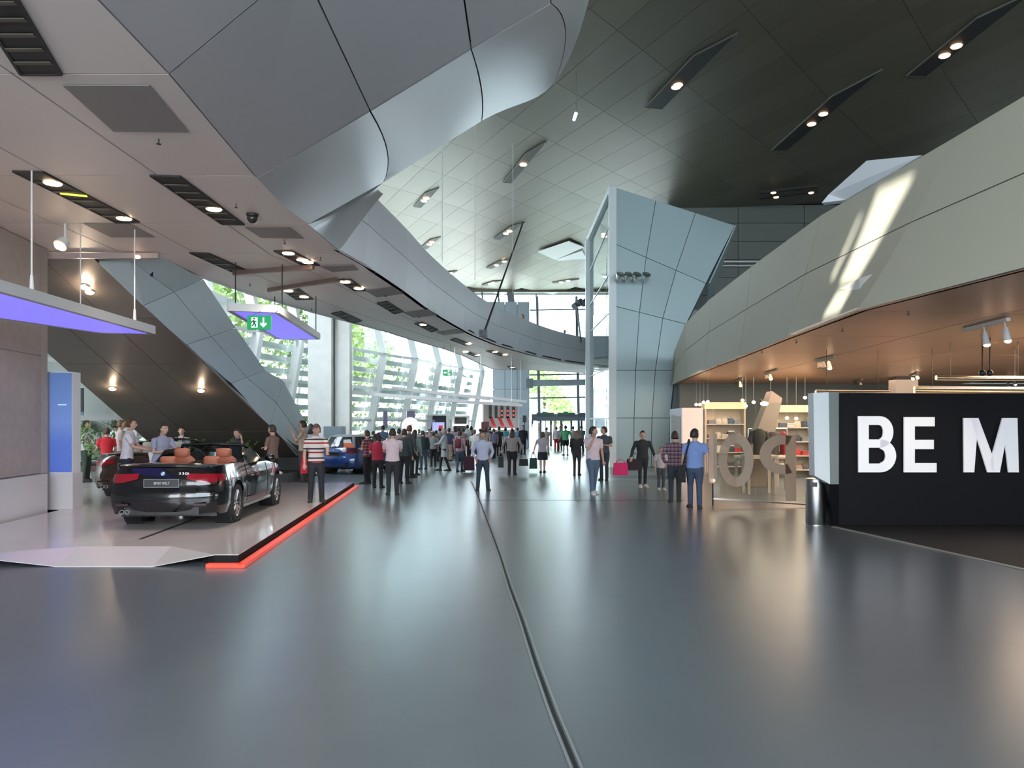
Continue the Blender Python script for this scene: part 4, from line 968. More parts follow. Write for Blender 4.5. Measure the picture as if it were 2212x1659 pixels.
person(260, 1050, 908, 60, 'man in a pale shirt standing right behind the white T-shirt man', (0.50, 0.42, 0.42), dk, hair=(0.10, 0.07, 0.04), z0=ZP, Y=21.2)
person(248, 1030, 910, 40, 'person with black hair and white collar at the back left', (0.6, 0.65, 0.7), dk, Y=23.7, detail=False)
person(186, 1030, 909, 90, 'man in a white shirt and green trousers by the dark screen', (0.55, 0.52, 0.50), (0.06, 0.08, 0.06), hair=(0.05, 0.02, 0.02), arms=('down', 'fwd'), Y=23.9)
_, ib = person(393, 1010, 920, 190, 'young person with backpack straps over a light shirt, under the stair', (0.42, 0.42, 0.46), dk, Y=22.0, detail=True, arms=('down', 'fwd'), h=1.72, turn=-30, hair=(0.02, 0.02, 0.02))
backpack(ib, 'dark backpack worn by the person under the stair', (0.02, 0.02, 0.03))
person(513, 1050, 925, 200, 'man in a black shirt with one raised hand in the shade under the stair', (0.02, 0.02, 0.025), blk, skin=0, arms=('raise', 'down'), Y=20.5, h=1.66, hair=(0.04, 0.03, 0.03))
# --- crowd in the hall
plaid = banded('plaid_red', [(0.4, (0.30, 0.05, 0.06)), (0.6, (0.05, 0.03, 0.04)), (1.0, (0.35, 0.20, 0.20))], 0.09, plaid=[(0.5, (1, 1, 1)), (1.0, (0.45, 0.4, 0.45))])
plaid2 = banded('plaid_dark', [(0.45, (0.20, 0.12, 0.15)), (0.55, (0.50, 0.42, 0.46)), (1.0, (0.10, 0.06, 0.09))], 0.085, plaid=[(0.45, (1, 1, 1)), (0.55, (1.5, 1.4, 1.4)), (1.0, (0.6, 0.55, 0.6))])
person(793, 1045, 930, 290, 'man in a dark red checked shirt at the left edge of the crowd', (0.2, 0.05, 0.05), blk, shirt_m=plaid, arms=('folded', 'folded'), hairs='short')
person(816, 1054, 936, 5, 'woman in a crimson top and wide black trousers seen from behind', (0.38, 0.02, 0.05), blk, hairs='curly', arms=('folded', 'folded'), build=1.15, legs=0.12)
_, iph = person(848, 1069, 926, 350, 'man in a pale pink T-shirt photographing, black trousers', (0.62, 0.50, 0.54), (0.02, 0.025, 0.03), arms=('phone', 'phone'), legs=0.11, build=1.12)
person(873, 1045, 927, 10, 'man in a dark jacket right behind the photographing man', (0.03, 0.045, 0.05), blk, sleeve='long', arms=('down', 'down'), legs=0.12, build=1.1)
person(884, 1040, 926, 30, 'man with dark red hair between dark jacket man and long haired woman', (0.05, 0.05, 0.06), blk, Y=25.5, hair=(0.12, 0.04, 0.03), h=1.75, sleeve='long')
person(896, 1027, 929, 15, 'woman with long dark hair in a grey-green hooded top', (0.20, 0.27, 0.27), (0.015, 0.02, 0.025), hairs='long', sleeve='long', bottom='slim', legs=0.05, build=1.05, stride=0.08)
person(915, 1014, 930, 330, 'stooping man in a dark padded jacket and jeans', (0.025, 0.04, 0.045), (0.05, 0.08, 0.11), sleeve='long', lean=0.12, legs=0.12, build=1.2)
person(936, 1008, 933, 345, 'small woman carrying a red bag beside the padded jacket', (0.25, 0.27, 0.30), blk, hairs='bun', bottom='slim')
person(960, 1017, 926, 280, 'woman in a long pale grey coat stepping left', (0.40, 0.45, 0.47), blk, hairs='bob', hair=(0.25, 0.20, 0.16), coat=True, sleeve='long', bottom='slim', stride=0.22, legs=0.05, build=1.05, arms=('fwd', 'down'))
_, i21 = person(993, 1019, 932, 20, 'person in a dusty pink jacket walking with a rucksack', (0.38, 0.24, 0.28), jean, sleeve='long', stride=0.12, legs=0.06, bottom='slim')
backpack(i21, 'dark red rucksack on the dusty pink jacket', (0.13, 0.03, 0.04))
person(1025, 1006, 928, 25, 'person in a white top and dark shorts with a shoulder strap', (0.60, 0.62, 0.60), (0.05, 0.04, 0.07), bottom='shorts', skin=0, legs=0.10, hair=(0.10, 0.06, 0.05), stride=0.08)
person(1043, 1059, 931, 175, 'man in a light blue shirt standing astride left of the floor groove end', (0.42, 0.46, 0.60), (0.035, 0.05, 0.075), arms=('pocket', 'pocket'), legs=0.155, sleeve='long', build=1.12, turn=10, skin=1)
pat = banded('speckled_blouse', [(0.3, (0.40, 0.36, 0.34)), (0.55, (0.12, 0.11, 0.12)), (1.0, (0.38, 0.35, 0.34))], 0.03, plaid=[(0.5, (1, 1, 1)), (1.0, (0.5, 0.5, 0.5))])
_, i25 = person(1106, 1026, 926, 5, 'woman in a speckled blouse with two black bags', (0.4, 0.38, 0.36), blk, hairs='long', shirt_m=pat, build=1.3, arms=('out', 'out'), sleeve='long', stride=0.06, flare=1.1)
handbag(i25['L'], 'narrow black shopping bag, left hand of the speckled blouse woman', (0.03, 0.035, 0.035), (0.2, 0.12, 0.38), drop=0.12)
handbag(i25['R'], 'black handbag, right hand of the speckled blouse woman', (0.02, 0.02, 0.022), (0.34, 0.14, 0.24), drop=0.2)
_, i26 = person(1130, 982, 919, 185, 'man in a dark suit and tie facing us by the grey block', (0.02, 0.02, 0.028), (0.015, 0.015, 0.02), sleeve='long', detail=False, build=1.1)
_, i27 = person(1172, 1021, 933, 5, 'woman in a grey top and black knee skirt', (0.38, 0.36, 0.42), (0.015, 0.018, 0.02), hairs='bob', bottom='skirt', skin=0, arms=('out', 'down'), stride=0.10, legs=0.07, build=1.15, hair=(0.07, 0.05, 0.05))
handbag(i27['L'], 'dark green paper shopping bag held by the woman in the skirt', (0.03, 0.07, 0.06), (0.30, 0.12, 0.40), drop=0.16, name='shopping_bag')
person(1246, 1027, 930, 10, 'blonde woman in black seen from behind', (0.02, 0.025, 0.03), (0.03, 0.03, 0.028), hairs='long', hair=(0.16, 0.12, 0.08), sleeve='long', bottom='slim', legs=0.09, arms=('folded', 'down'))
person(1281, 1067, 922, 165, 'man in a pale pink polo and jeans walking towards us, hand at mouth', (0.60, 0.50, 0.55), (0.08, 0.12, 0.20), arms=('down', 'mouth'), turn=-55, stride=0.14, legs=0.07, build=1.12, shoes=(0.6, 0.6, 0.62), skin=1)
person(1305, 1037, 922, 200, 'man in a dark grey shirt behind the pink polo man', (0.05, 0.06, 0.08), (0.03, 0.04, 0.06), arms=('folded', 'folded'), legs=0.09, turn=60, build=1.1)
person(1222, 984, 919, 350, 'man in a bright green T-shirt and dark shorts near the doors', (0.10, 0.45, 0.22), blk, bottom='shorts', detail=False, arms=('out', 'out'), legs=0.12, build=1.2)
person(1202, 975, 922, 10, 'person in a white shirt and red trousers near the doors', (0.6, 0.6, 0.66), (0.40, 0.015, 0.03), detail=False)
person(1181, 980, 923, 0, 'person in a beige top near the left door leaf', (0.42, 0.36, 0.32), (0.25, 0.2, 0.18), detail=False)
person(1238, 972, 921, 20, 'dark haired man just right of the green T-shirt', (0.35, 0.36, 0.35), dk, detail=False, Y=50)
person(1256, 974, 924, 350, 'person with a rucksack at the right end of the doors', (0.18, 0.2, 0.18), dk, detail=False, Y=46, h=1.7)
person(1210, 970, 921, 180, 'person in a grey top partly behind the white shirt', (0.2, 0.2, 0.24), dk, detail=False, Y=52)
# --- right foreground walkers
_, i35 = person(1388, 1052, 931, 178, 'woman in a black jacket walking towards us with a pink bag', (0.018, 0.022, 0.026), (0.016, 0.018, 0.022), arms=('out', 'out'), sleeve='long', hairs='bun', legs=0.09, stride=0.05, build=1.15, bottom='slim', shoes=(0.45, 0.45, 0.45), skin=0)
handbag(i35['R']+V((-0.28, 0, 0.05)), 'bright pink plastic carrier bag held by the woman in black', (0.75, 0.03, 0.16), (0.42, 0.16, 0.34), drop=0.1, name='carrier_bag')
handbag(i35['R']+V((0.12, 0.1, 0.22)), 'large black shoulder bag of the woman in black', (0.03, 0.02, 0.03), (0.44, 0.18, 0.32), drop=0.16)
person(1428, 1058, 966, 175, 'small child in a printed white T-shirt next to the woman in black', (0.50, 0.46, 0.48), (0.06, 0.07, 0.09), hair=(0.18, 0.12, 0.08), shoes=(0.5, 0.5, 0.5), build=1.15)
person(1458, 1084, 932, 10, 'man in a dark checked shirt seen from behind, left of the blue shirt', (0.2, 0.12, 0.15), (0.03, 0.04, 0.05), shirt_m=plaid2, sleeve='long', arms=('pocket', 'down'), legs=0.10, stride=0.07, build=1.15, hair=(0.04, 0.02, 0.02))
_, i38 = person(1501, 1098, 927, 10, 'man in a light blue shirt with a black shoulder bag, striding away', (0.18, 0.27, 0.55), (0.045, 0.065, 0.11), arms=('down', 'back'), legs=0.09, stride=-0.17, build=1.15, turn=40, hair=(0.02, 0.015, 0.015))
b_ = thing('shoulder_bag', i38['L'], 'black shoulder bag hanging on the light blue shirt', 'bag')
M_ = i38['M']; s_ = i38['s']
mb = MB().box((0, 0, 0), (0.12, 0.30, 0.36)); mb.v = [tuple(M_ @ (V(v)+V((-0.27*s_, -0.02, 0.78*s_)))) for v in mb.v]; mb.build('bag_body', cloth(blk), b_)
MB().tube([M_ @ V(q) for q in ((-0.27*s_, 0.06, 0.95*s_), (-0.22*s_, 0.12, 1.25*s_), (-0.12*s_, 0.06, 1.55*s_), (-0.12*s_, -0.08, 1.53*s_), (-0.2*s_, -0.16, 1.25*s_), (-0.27*s_, -0.1, 0.95*s_))], [(0.022, 0.01)]*6, 6).build('strap', cloth(blk), b_)
b_ = thing('shopping_bag', i1['R'], 'red plastic bag held behind the striped polo man', 'bag')
pr = P(657, 1002, 16.9); MB().box(tuple(pr), (0.16, 0.12, 0.42), 0.3, 0.5).build('bag_body', cloth((0.55, 0.02, 0.06)), b_)
# wheeled suitcase
p = PZ(1013, 1020, 0); b_ = thing('suitcase', p, 'dark maroon wheeled suitcase with raised handle in the crowd', 'suitcase')
MB().box((p.x, p.y, 0.33), (0.42, 0.25, 0.52), 0.1, 0.95).build('case', cloth((0.05, 0.015, 0.03)), b_)
for k in (-1, 1):
    MB().tube([(p.x+k*.1, p.y, .58), (p.x+k*.1, p.y, 0.98)], 0.01, 6).build('handle_rod', M_steel, b_); MB().lathe([(0.03, -.015), (0.03, .015)], (p.x+k*.16, p.y, 0.03), 'x', 10).build('wheel', M_rubber, b_)
MB().tube([(p.x-.1, p.y, .98), (p.x+.1, p.y, 0.98)], 0.016, 6).build('handle', M_black, b_)
# the photographing man's camera
b_ = thing('camera', (iph['L']+iph['R'])/2, 'small black camera held up by the man in pale pink', 'camera'); c_ = (iph['L']+iph['R'])/2
MB().box(tuple(c_), (0.13, 0.05, 0.08)).build('camera_body', M_black, b_); MB().lathe([(0.03, 0), (0.028, 0.05)], (c_.x, c_.y+0.02, c_.z), 'y', 12).build('lens', M_black, b_)
# --- far crowd
far = [(827, 1000, 919, 0, 'man in a blue shirt behind the crimson top', (0.10, 0.14, 0.26), blk, 'short'), (806, 1000, 932, 40, 'person with red hair just left of the blue shirt', (0.4, 0.36, 0.4), dk, 'short'),
       (862, 1005, 926, 20, 'person with brown hair beside the photographing man', (0.3, 0.2, 0.2), dk, 'bob'), (905, 990, 928, 200, 'person peering from behind the long dark hair', (0.3, 0.28, 0.26), dk, 'short'),
       (928, 989, 927, 150, 'person in a pink top near the white car bonnet', (0.5, 0.3, 0.36), jean, 'short'), (950, 991, 924, 0, 'grey haired person near the white car windscreen', (0.22, 0.24, 0.28), dk, 'short'),
       (970, 996, 925, 10, 'person with navy backpack right of the long grey coat', (0.05, 0.06, 0.12), (0.45, 0.33, 0.28), 'short'), (983, 987, 920, 340, 'taller person in a pale pink shirt in mid crowd', (0.5, 0.32, 0.40), dk, 'long'),
       (990, 996, 924, 30, 'person in a grey jumper below the kiosk screens', (0.28, 0.30, 0.34), dk, 'short'), (1001, 988, 926, 0, 'dark haired person right above the suitcase', (0.30, 0.22, 0.24), dk, 'short'),
       (1009, 983, 918, 10, 'person in a white shirt at the lit counter', (0.6, 0.62, 0.66), dk, 'short'), (1018, 981, 921, 350, 'person in green at the lit counter', (0.15, 0.22, 0.16), dk, 'bob'),
       (1037, 985, 926, 0, 'person in a pale top behind the light blue shirt', (0.5, 0.5, 0.5), dk, 'short'), (1058, 984, 922, 0, 'person in dark blue right of the light blue shirt', (0.06, 0.08, 0.14), dk, 'short'),
       (1067, 990, 926, 340, 'person in lilac-grey next to the red kiosk', (0.22, 0.2, 0.28), dk, 'short'), (1078, 985, 922, 20, 'person in black before the red kiosk', (0.02, 0.02, 0.03), blk, 'short'),
       (1092, 978, 923, 0, 'person in turquoise left of the speckled blouse', (0.12, 0.40, 0.55), dk, 'bob'), (1118, 978, 924, 10, 'person in light blue right of the speckled blouse', (0.20, 0.34, 0.55), dk, 'short'),
       (942, 996, 930, 30, 'person in brown behind the small woman', (0.16, 0.10, 0.08), dk, 'short'), (1049, 986, 924, 0, 'person in cream beside the kiosk pillar', (0.5, 0.46, 0.4), dk, 'bob')]
for (px, py, tp_, hd, lb, c1, c2, hs_) in far: person(px, py, tp_, hd, lb, c1, c2, hairs=hs_, detail=False, legs=0.08, stride=random.uniform(-.08, .08))
person(1129, 0, 0, 200, 'man in black leaning on the bridge parapet', (0.02, 0.02, 0.03), blk, Y=39.4, h=1.75, z0=5.7, detail=False, hair=(0.2, 0.18, 0.17), arms=('fwd', 'fwd'))
person(1220, 0, 0, 200, 'person whose head just shows over the far bridge parapet', (0.3, 0.2, 0.2), blk, Y=43.9, h=1.5, z0=5.7, detail=False)
# ================================================================== PLATFORM, CARS, FIXTURES, SHOP
M_plat = mat('platform_gloss', (0.66, 0.60, 0.575), 0.16, noise=0.03, nscale=2, coat=0.3)
M_platd = mat('platform_ramp', (0.60, 0.56, 0.56), 0.3)
pf = thing('display_platform', (-7, 15, 0), 'low glossy white display platform with black sides and folded front ramp', 'platform')
g = lambda x, y, z=ZP: PZ(x, y, z)
c1, c2 = g(515, 1198), g(765, 1042)
top_ = [V((-8.2, 9.9, ZP)), g(0, 1203)+V((-.6, .1, 0)), g(172, 1180), g(370, 1180), g(463, 1198), c1, c2, V((-12.1, 21.9, ZP)), V((-12.1, 15.7, ZP)), V((-8.8, 14.9, ZP))]
MB().prism(top_, (0, 0, -0.008)).build('deck', M_plat, pf)
MB().prism([V((p.x, p.y, 0.121)) for p in top_], (0, 0, -0.12)).build('black_side', mat('platform_black', (0.010, 0.010, 0.011), 0.8, spec=0.2), pf)
r0, r1 = PZ(120, 1223, 0.012), PZ(330, 1223, 0.012); ta, tb_ = g(172, 1180), g(370, 1180)
MB().prism([ta, tb_, r1, r0], (0, 0, -0.01)).build('ramp_panel', M_platd, pf)
MB().prism([tb_, g(463, 1198), r1], (0, 0, -0.01)).build('ramp_panel', mat('ramp_dark', (0.50, 0.47, 0.45), 0.35), pf)
MB().prism([ta, r0, g(0, 1203)+V((-.6, .1, 0))], (0, 0, -0.01)).build('ramp_panel', mat('ramp_lilac', (0.58, 0.53, 0.60), 0.3), pf)
dd_ = (c2-c1).normalized(); nn_ = V((dd_.y, -dd_.x, 0))
M_red = mat('red_light_strip', (0.8, 0.06, 0.03), 0.35, emit=0.42, ecol=(1.0, 0.09, 0.04))
a = c1+nn_*0.09; a.z = 0.025; b = c2+nn_*0.09; b.z = 0.025
beam(a-dd_*0.25, b, 0.10, 0.045).build('light_strip', M_red, pf)
a2 = V((a.x+0.0, a.y-0.22, 0.025)); beam(V((a2.x-0.42, a2.y+.04, 0.025)), V((a2.x+.02, a2.y+.04, .025)), 0.10, 0.045).build('light_strip', M_red, pf)
strip('groove', [g(303, 1165, ZP), g(430, 1118, ZP), g(520, 1085, ZP)], 0.06, ZP+0.001, ZP+0.004, M_dark, pf)
strip('groove', [g(-60, 1132, ZP), g(52, 1112, ZP)], 0.10, ZP+0.001, ZP+0.004, M_dark, pf)

def lamp_panel(q, ht, label, nm='hanging_light_panel'):
    """suspended light box: q = four bottom corners"""
    c = sum(q, V())/4; t = thing(nm, c, label, 'ceiling light', 'suspended light panels')
    for i in range(4): beam(q[i]+V((0, 0, ht/2)), q[(i+1) % 4]+V((0, 0, ht/2)), 0.10, ht).build('frame_side', mat('panel_frame', (0.62, 0.62, 0.62), 0.4), t)
    MB().prism([p+V((0, 0, ht*.8)) for p in inset(q, 0.02)], (0, 0, 0.02)).build('top_cover', M_white, t)
    return t, c
M_vio = mat('violet_diffuser', (0.3, 0.28, 0.9), 0.5, emit=1.0, ecol=(0.20, 0.17, 0.95))
zl = 3.25
q = [PZ(-160, 560, zl), PZ(8, 690, zl)+V((-.4, 0, 0)), PZ(212, 720, zl), PZ(330, 722, zl)]
q = [PZ(330, 722, 3.45), PZ(212, 719, 3.45), PZ(-190, 660, 3.45), PZ(-215, 573, 3.45)]
t, c = lamp_panel(q, 0.15, 'long violet light panel hanging at the left edge')
MB().prism(inset(q, 0.07), (0, 0, 0.02)).build('diffuser', M_vio, t)
for x, yb, yt in ((115, 640, 482), (180, 655, 548), (290, 692, 552)):
    p = [p_ for p_ in (PZ(x, 0, 9),)][0] if False else None
for f, k in ((0.12, 0), (0.62, 0), (0.12, 1), (0.75, 1)):
    a = lerp(q[0], q[3], f) if k == 0 else lerp(q[1], q[2], f)
    MB().tube([a+V((0, 0, .13)), V((a.x, a.y, 5.2))], 0.012, 6).build('suspension_rod', M_white, t)
    MB().tube([a+V((0, 0, .13)), a+V((0, 0, .35))], [0.03, 0.018], 8).build('turnbuckle', M_white, t)
q = [PZ(688, 733, 4.1), PZ(600, 733, 4.1), PZ(495, 672, 4.1), PZ(598, 676, 4.1)]
t, c = lamp_panel(q, 0.16, 'short violet light panel hanging behind the exit sign')
MB().prism(inset(q, 0.08), (0, 0, 0.02)).build('diffuser', M_vio, t)
for f, k in ((0.08, 0), (0.9, 0), (0.08, 1), (0.9, 1)):
    a = lerp(q[0], q[3], f) if k == 0 else lerp(q[1], q[2], f)
    MB().tube([a+V((0, 0, .13)), V((a.x, a.y, 5.2))], 0.012, 6).build('suspension_rod', M_black, t)
# ceiling rails carrying the rods
for a_, b_2, lb in (((505, 590), (677, 577), 'brown ceiling rail nearest the exit sign'), ((580, 627), (728, 604), 'brown ceiling rail ending at a lamp recess'), ((90, 553), (343, 553), 'pale rail with a small lamp at the head of the stair')):
    a, b = PZ(*a_, 5.12), PZ(*b_2, 5.12); t = thing('ceiling_rail', (a+b)/2, lb, 'rail')
    beam(a, b, 0.09, 0.1).build('rail_body', mat('rail_brown', (0.22, 0.15, 0.13), 0.4, metal=0.3) if a_[0] > 200 else mat('rail_pale', (0.5, 0.42, 0.40), 0.4), t)
    if a_[0] < 200: p = PZ(300, 552, 5.1); MB().ball(tuple(p+V((0, -.06, -0.04))), (0.06, 0.06, 0.04), 10, 6).build('lamp', M_lampd, t)
# ceiling spot upper left
p = PZ(131, 525, 4.85); t = thing('ceiling_spotlight', p, 'bright adjustable spotlight on the left soffit beside a white rod', 'spotlight')
MB().tube([p+V((0.02, .08, .05)), p+V((0, -.02, -0.05))], [0.09, 0.11], 14).build('shade', M_white, t, smooth='auto'); MB().ball(tuple(p+V((0, -0.035, -0.045))), (0.085, 0.03, 0.075), 12, 8).build('lamp', M_lamp, t)
MB().tube([p+V((0.03, .08, .05)), V((p.x+.03, p.y+.08, 5.2))], 0.02, 6).build('stem', M_white, t)
# exit sign with running figure and arrow
def exit_sign(px0, py0, px1, py1, Y, label, flip=False, top=5.2):
    a, b = P(px0, py0, Y), P(px1, py1, Y); wd, hh = b.x-a.x, a.z-b.z; c = (a+b)/2
    t = thing('exit_sign', c, label, 'sign', local=False)
    MB().box(tuple(c), (wd, 0.06, hh)).build('sign_body', mat('exit_green', (0.0, 0.30, 0.10), 0.4, emit=0.35, ecol=(0.0, 0.42, 0.12)), t)
    wm = mat('exit_white', (0.8, 0.9, 0.85), 0.4, emit=0.9, ecol=(0.75, 0.95, 0.85)); y = c.y-0.035
    fx = lambda u: (c.x+(u-0.5)*wd*(-1 if flip else 1)); fz = lambda v: c.z+(v-0.5)*hh
    mb = MB(); mb.prism([(fx(.18), y, fz(.14)), (fx(.44), y, fz(.14)), (fx(.44), y, fz(.86)), (fx(.18), y, fz(.86))], (0, 0.004, 0)); mb.build('pictogram_door', wm, t)
    gm = mat('exit_green_fig', (0.0, 0.16, 0.06), 0.5)
    mb = MB(); ps = lambda L_: [(fx(u), y-0.004, fz(v)) for u, v in L_]
    r_ = hh*0.05
    mb.tube(ps([(.27, .66), (.31, .45)]), r_*1.5, 6); mb.tube(ps([(.31, .45), (.37, .33), (.34, .18)]), r_, 6); mb.tube(ps([(.31, .45), (.27, .32), (.20, .28)]), r_, 6)
    mb.tube(ps([(.27, .64), (.35, .55), (.40, .60)]), r_*.8, 6); mb.tube(ps([(.27, .64), (.21, .56), (.20, .46)]), r_*.8, 6); mb.ball((fx(.30), y-.004, fz(.77)), (r_*1.4, .004, r_*1.4), 8, 6)
    mb.build('pictogram_figure', gm, t)
    mb = MB()
    if not flip: mb.prism([(fx(.66), y, fz(.85)), (fx(.72), y, fz(.85)), (fx(.72), y, fz(.40)), (fx(.82), y, fz(.50)), (fx(.82), y, fz(.36)), (fx(.69), y, fz(.14)), (fx(.56), y, fz(.36)), (fx(.56), y, fz(.50)), (fx(.66), y, fz(.40))], (0, 0.004, 0))
    else: mb.prism([(fx(.9), y, fz(.5)), (fx(.75), y, fz(.75)), (fx(.75), y, fz(.58)), (fx(.56), y, fz(.58)), (fx(.56), y, fz(.42)), (fx(.75), y, fz(.42)), (fx(.75), y, fz(.25))], (0, 0.004, 0))
    mb.build('pictogram_arrow', wm, t)
    for u in (.12, .88): MB().tube([(fx(u), c.y, fz(1)), (fx(u), c.y+(.6 if top < 5 else 0), top)], 0.006, 5).build('suspension_wire', M_dark, t)
    return t
exit_sign(535, 682, 586, 712, 15.0, 'green exit sign with running figure and down arrow, left hall', top=4.1)
exit_sign(957, 798, 976, 812, 33.0, 'far green exit sign with left arrow under the bridge', True)

# ------------------------------------------------------------------ cars
def wheel(M_, c, r, wd, parent, side, spokes=10, rimm=None):
    t_ = MB(); pr = [(r*.70, -wd*.5), (r*.93, -wd*.5), (r, -wd*.32), (r, wd*.32), (r*.93, wd*.5), (r*.70, wd*.5), (r*.70, -wd*.5)]
    t_.lathe(pr, (0, 0, 0), 'x', 28)
    n_ = 28; o_ = 0
    t_.v = [tuple(V(v)+c) for v in t_.v]; tyre = t_.build('tyre', M_rubber, parent, smooth='auto')
    rm = rimm or mat('rim_grey', (0.55, 0.55, 0.57), 0.25, metal=0.9)
    b = MB(); b.lathe([(r*.60, -wd*.4), (r*.71, -wd*.45), (r*.71, wd*.45), (r*.60, wd*.4), (r*.60, -wd*.4)], (0, 0, 0), 'x', 28)
    b.lathe([(r*.02, side*wd*.36), (r*.15, side*wd*.34), (r*.15, side*wd*.1)], (0, 0, 0), 'x', 16)
    for k in range(spokes):
        a = 2*math.pi*k/spokes; b.tube([(side*wd*.32, math.cos(a)*r*.12, math.sin(a)*r*.12), (side*wd*.40, math.cos(a)*r*.64, math.sin(a)*r*.64)], [(0.022, 0.016), (0.028, 0.016)], 5)
    b.v = [tuple(V(v)+c) for v in b.v]; b.build('rim', rm, tyre)
    d_ = MB().lathe([(0.01, -0.03), (r*.52, -0.03), (r*.52, 0.0), (0.01, 0.0)], tuple(c), 'x', 20).build('brake_disc', mat('disc_dark', (0.06, 0.06, 0.06), 0.4, metal=0.8), tyre)
def car(x, y, z, hd, label, paint, roof=False, name='car', taillight=True, interior=(0.32, 0.10, 0.05), L=4.58, W0=0.89, plate='', belt=0.0, hatch=False, light=True, badge='', two=None):
    t = thing(name, (x, y, z), label, 'car', rz=-R(hd), local=True)
    dz = belt
    rw, fw, wr = 1.03, L-0.80, 0.33
    def wfac(zz): 
        for (a, b), (c_, d_) in zip(((.15, .93), (.35, .985), (.6, 1.0), (.75, .985)), ((.35, .985), (.6, 1.0), (.75, .985), (1.15, .87))):
            if zz <= c_: return lerp(b, d_, (max(zz, a)-a)/(c_-a))
        return .87
    def W(yy, zz):
        w_ = W0*wfac(zz-dz*.5)
        if yy < .60: w_ *= 1-.16*((.60-yy)/.60)**2.4
        if yy > L-.85: w_ *= 1-.26*((yy-L+.85)/.85)**2.2
        # shoulders over the wheels
        for cy in (rw, fw): w_ *= 1+0.014*math.exp(-((yy-cy)/.45)**2)
        return w_
    def yin(zz):
        T = ((.2, .07), (.33, .02), (.48, 0), (.60, .015), (.66, .05), (.80, .07), (.93, .13), (1.05, .22))
        zq = zz-dz*.4
        for i in range(len(T)-1):
            if zq <= T[i+1][0]: return lerp(T[i][1], T[i+1][1], max(0, (zq-T[i][0])/(T[i+1][0]-T[i][0])))
        return .22
    def ztop(yy):
        T = ((0, .965), (.25, 1.0), (.6, 1.005), (1.2, 1.0), (2.0, .955), (2.9, .945), (3.15, .945), (3.8, .86), (4.25, .76), (4.5, .66), (4.58, .60))
        u = yy*4.58/L
        for i in range(len(T)-1):
            if u <= T[i+1][0]: return lerp(T[i][1], T[i+1][1], (u-T[i][0])/(T[i+1][0]-T[i][0]))+dz
        return .6+dz
    NL = 14
    def colp(kind, u):
        out = []
        for i in range(NL+1):
            f = i/NL
            if kind == 'r':      # rear face column, u = x fraction
                zb, zt = .26, .97+dz; zz = lerp(zb, zt, f); w_ = W(.20, zz)
                out.append((u*w_, yin(zz)+.16*u**4, zz))
            elif kind == 's':
                zb = .22
                for cy in (rw, fw):
                    if abs(u-cy) < wr+.055: zb = max(zb, .33+math.sqrt((wr+.055)**2-(u-cy)**2))
                zt = ztop(u); zz = lerp(zb, zt, f); out.append((W(u, zz), u+yin(zz)*max(0, 1-(u-.25)/.25)*.6, zz))
            else:
                zb, zt = .24, .60+dz; zz = lerp(zb, zt, f); w_ = W(L-.12, zz)
                out.append((u*w_, L-.10*u**3-abs(zz-.45)*.15, zz))
        return out
    ys = [.28, .36, .46, .56]+[rw-.385+.77*k/12 for k in range(13)]+[1.55, 1.8, 2.1, 2.5, 2.9, 3.2]+[fw-.385+.77*k/12 for k in range(13)]+[L-.36, L-.28, L-.2]
    ys = sorted(set(round(a, 3) for a in ys)); ys = [a for i, a in enumerate(ys) if i == 0 or a-ys[i-1] > .03]
    half = [colp('r', u) for u in (0, .3, .55, .75, .88, .96, 1.0)]+[colp('s', u) for u in ys]+[colp('f', u) for u in (1.0, .9, .7, .4, 0)]
    full = [[(-a, b, c) for a, b, c in col] for col in half[::-1]]+half[1:]
    mb = MB(); mb.grid(full)
    shell = mb.build('body_shell', paint, t, smooth='auto', fix=True)
    # decks
    def deck(y0, y1, nme, n=8, crown=.035, par=t, m=paint, inset_=0.0, lift=0.0):
        g_ = []
        for i in range(n+1):
            yy = lerp(y0, y1, i/n); w_ = W(yy, ztop(yy))-inset_; row = []
            for k in range(13):
                u = -1+2*k/12; row.append((u*w_, yy+(0.16*u**4*max(0, 1-(yy-y0)/.3) if y0 < .3 else -(.10*abs(u)**3)*max(0, (yy-(y1-.3))/.3) if y1 > L-.2 else 0), ztop(yy)+crown*(1-u*u)+lift))
            g_.append(row)
        return MB().grid(g_, (0, 0, -0.03)).build(nme, m, par, smooth='auto')
    if not hatch: deck(.17, 1.18 if not roof else 1.1, 'boot_lid', crown=.03)
    deck(3.05, L-.06, 'bonnet', 10, crown=.05)
    # seams
    seam = mat('car_seam', (0.004, 0.004, 0.004), 0.5)
    for sd in (-1, 1):
        for yy in (1.62, 3.02):
            pts = [(sd*(W(yy, zz)+.002), yy+(.06 if yy < 2 else 0)*(zz-.4), zz) for zz in (.30, .45, .6, .75, ztop(yy)-.02)]; MB().tube(pts, 0.006, 4).build('door_seam', seam, t)
        pts = [(sd*(W(yy, .26)+.004), yy, .235) for yy in (1.45, 2.2, 2.9, 3.3)]; MB().tube(pts, [(0.012, 0.03)]*4, 6).build('sill_trim', mat('sill_silver', (0.30, 0.30, 0.31), 0.35, metal=0.7), t)
        pts = [(sd*(W(yy, .74)+.012), yy, .745+dz) for yy in (1.78, 1.88, 1.98)]; MB().tube(pts, [0.010, 0.014, 0.010], 6).build('door_handle', paint, t)
        for cy in (rw, fw): 
            wheel(None, V((sd*(W0-.115), cy, wr)), wr, .23, t, sd)
            o_ = MB(); o_.lathe([(wr+.05, -.14), (wr+.05, .14), (wr+.06, .14), (wr+.06, -.14), (wr+.05, -.14)], (sd*(W0-.16), cy, .33), 'x', 24); o_.build('wheel_arch', M_black, t)
        # mirror
        m_ = MB().ball((sd*(W0+.09), 2.82, 1.02+dz), (.105, .075, .075), 12, 8); m_.build('mirror', paint, t, smooth=True)
        # tail light (wraps round the corner)
        g_ = []
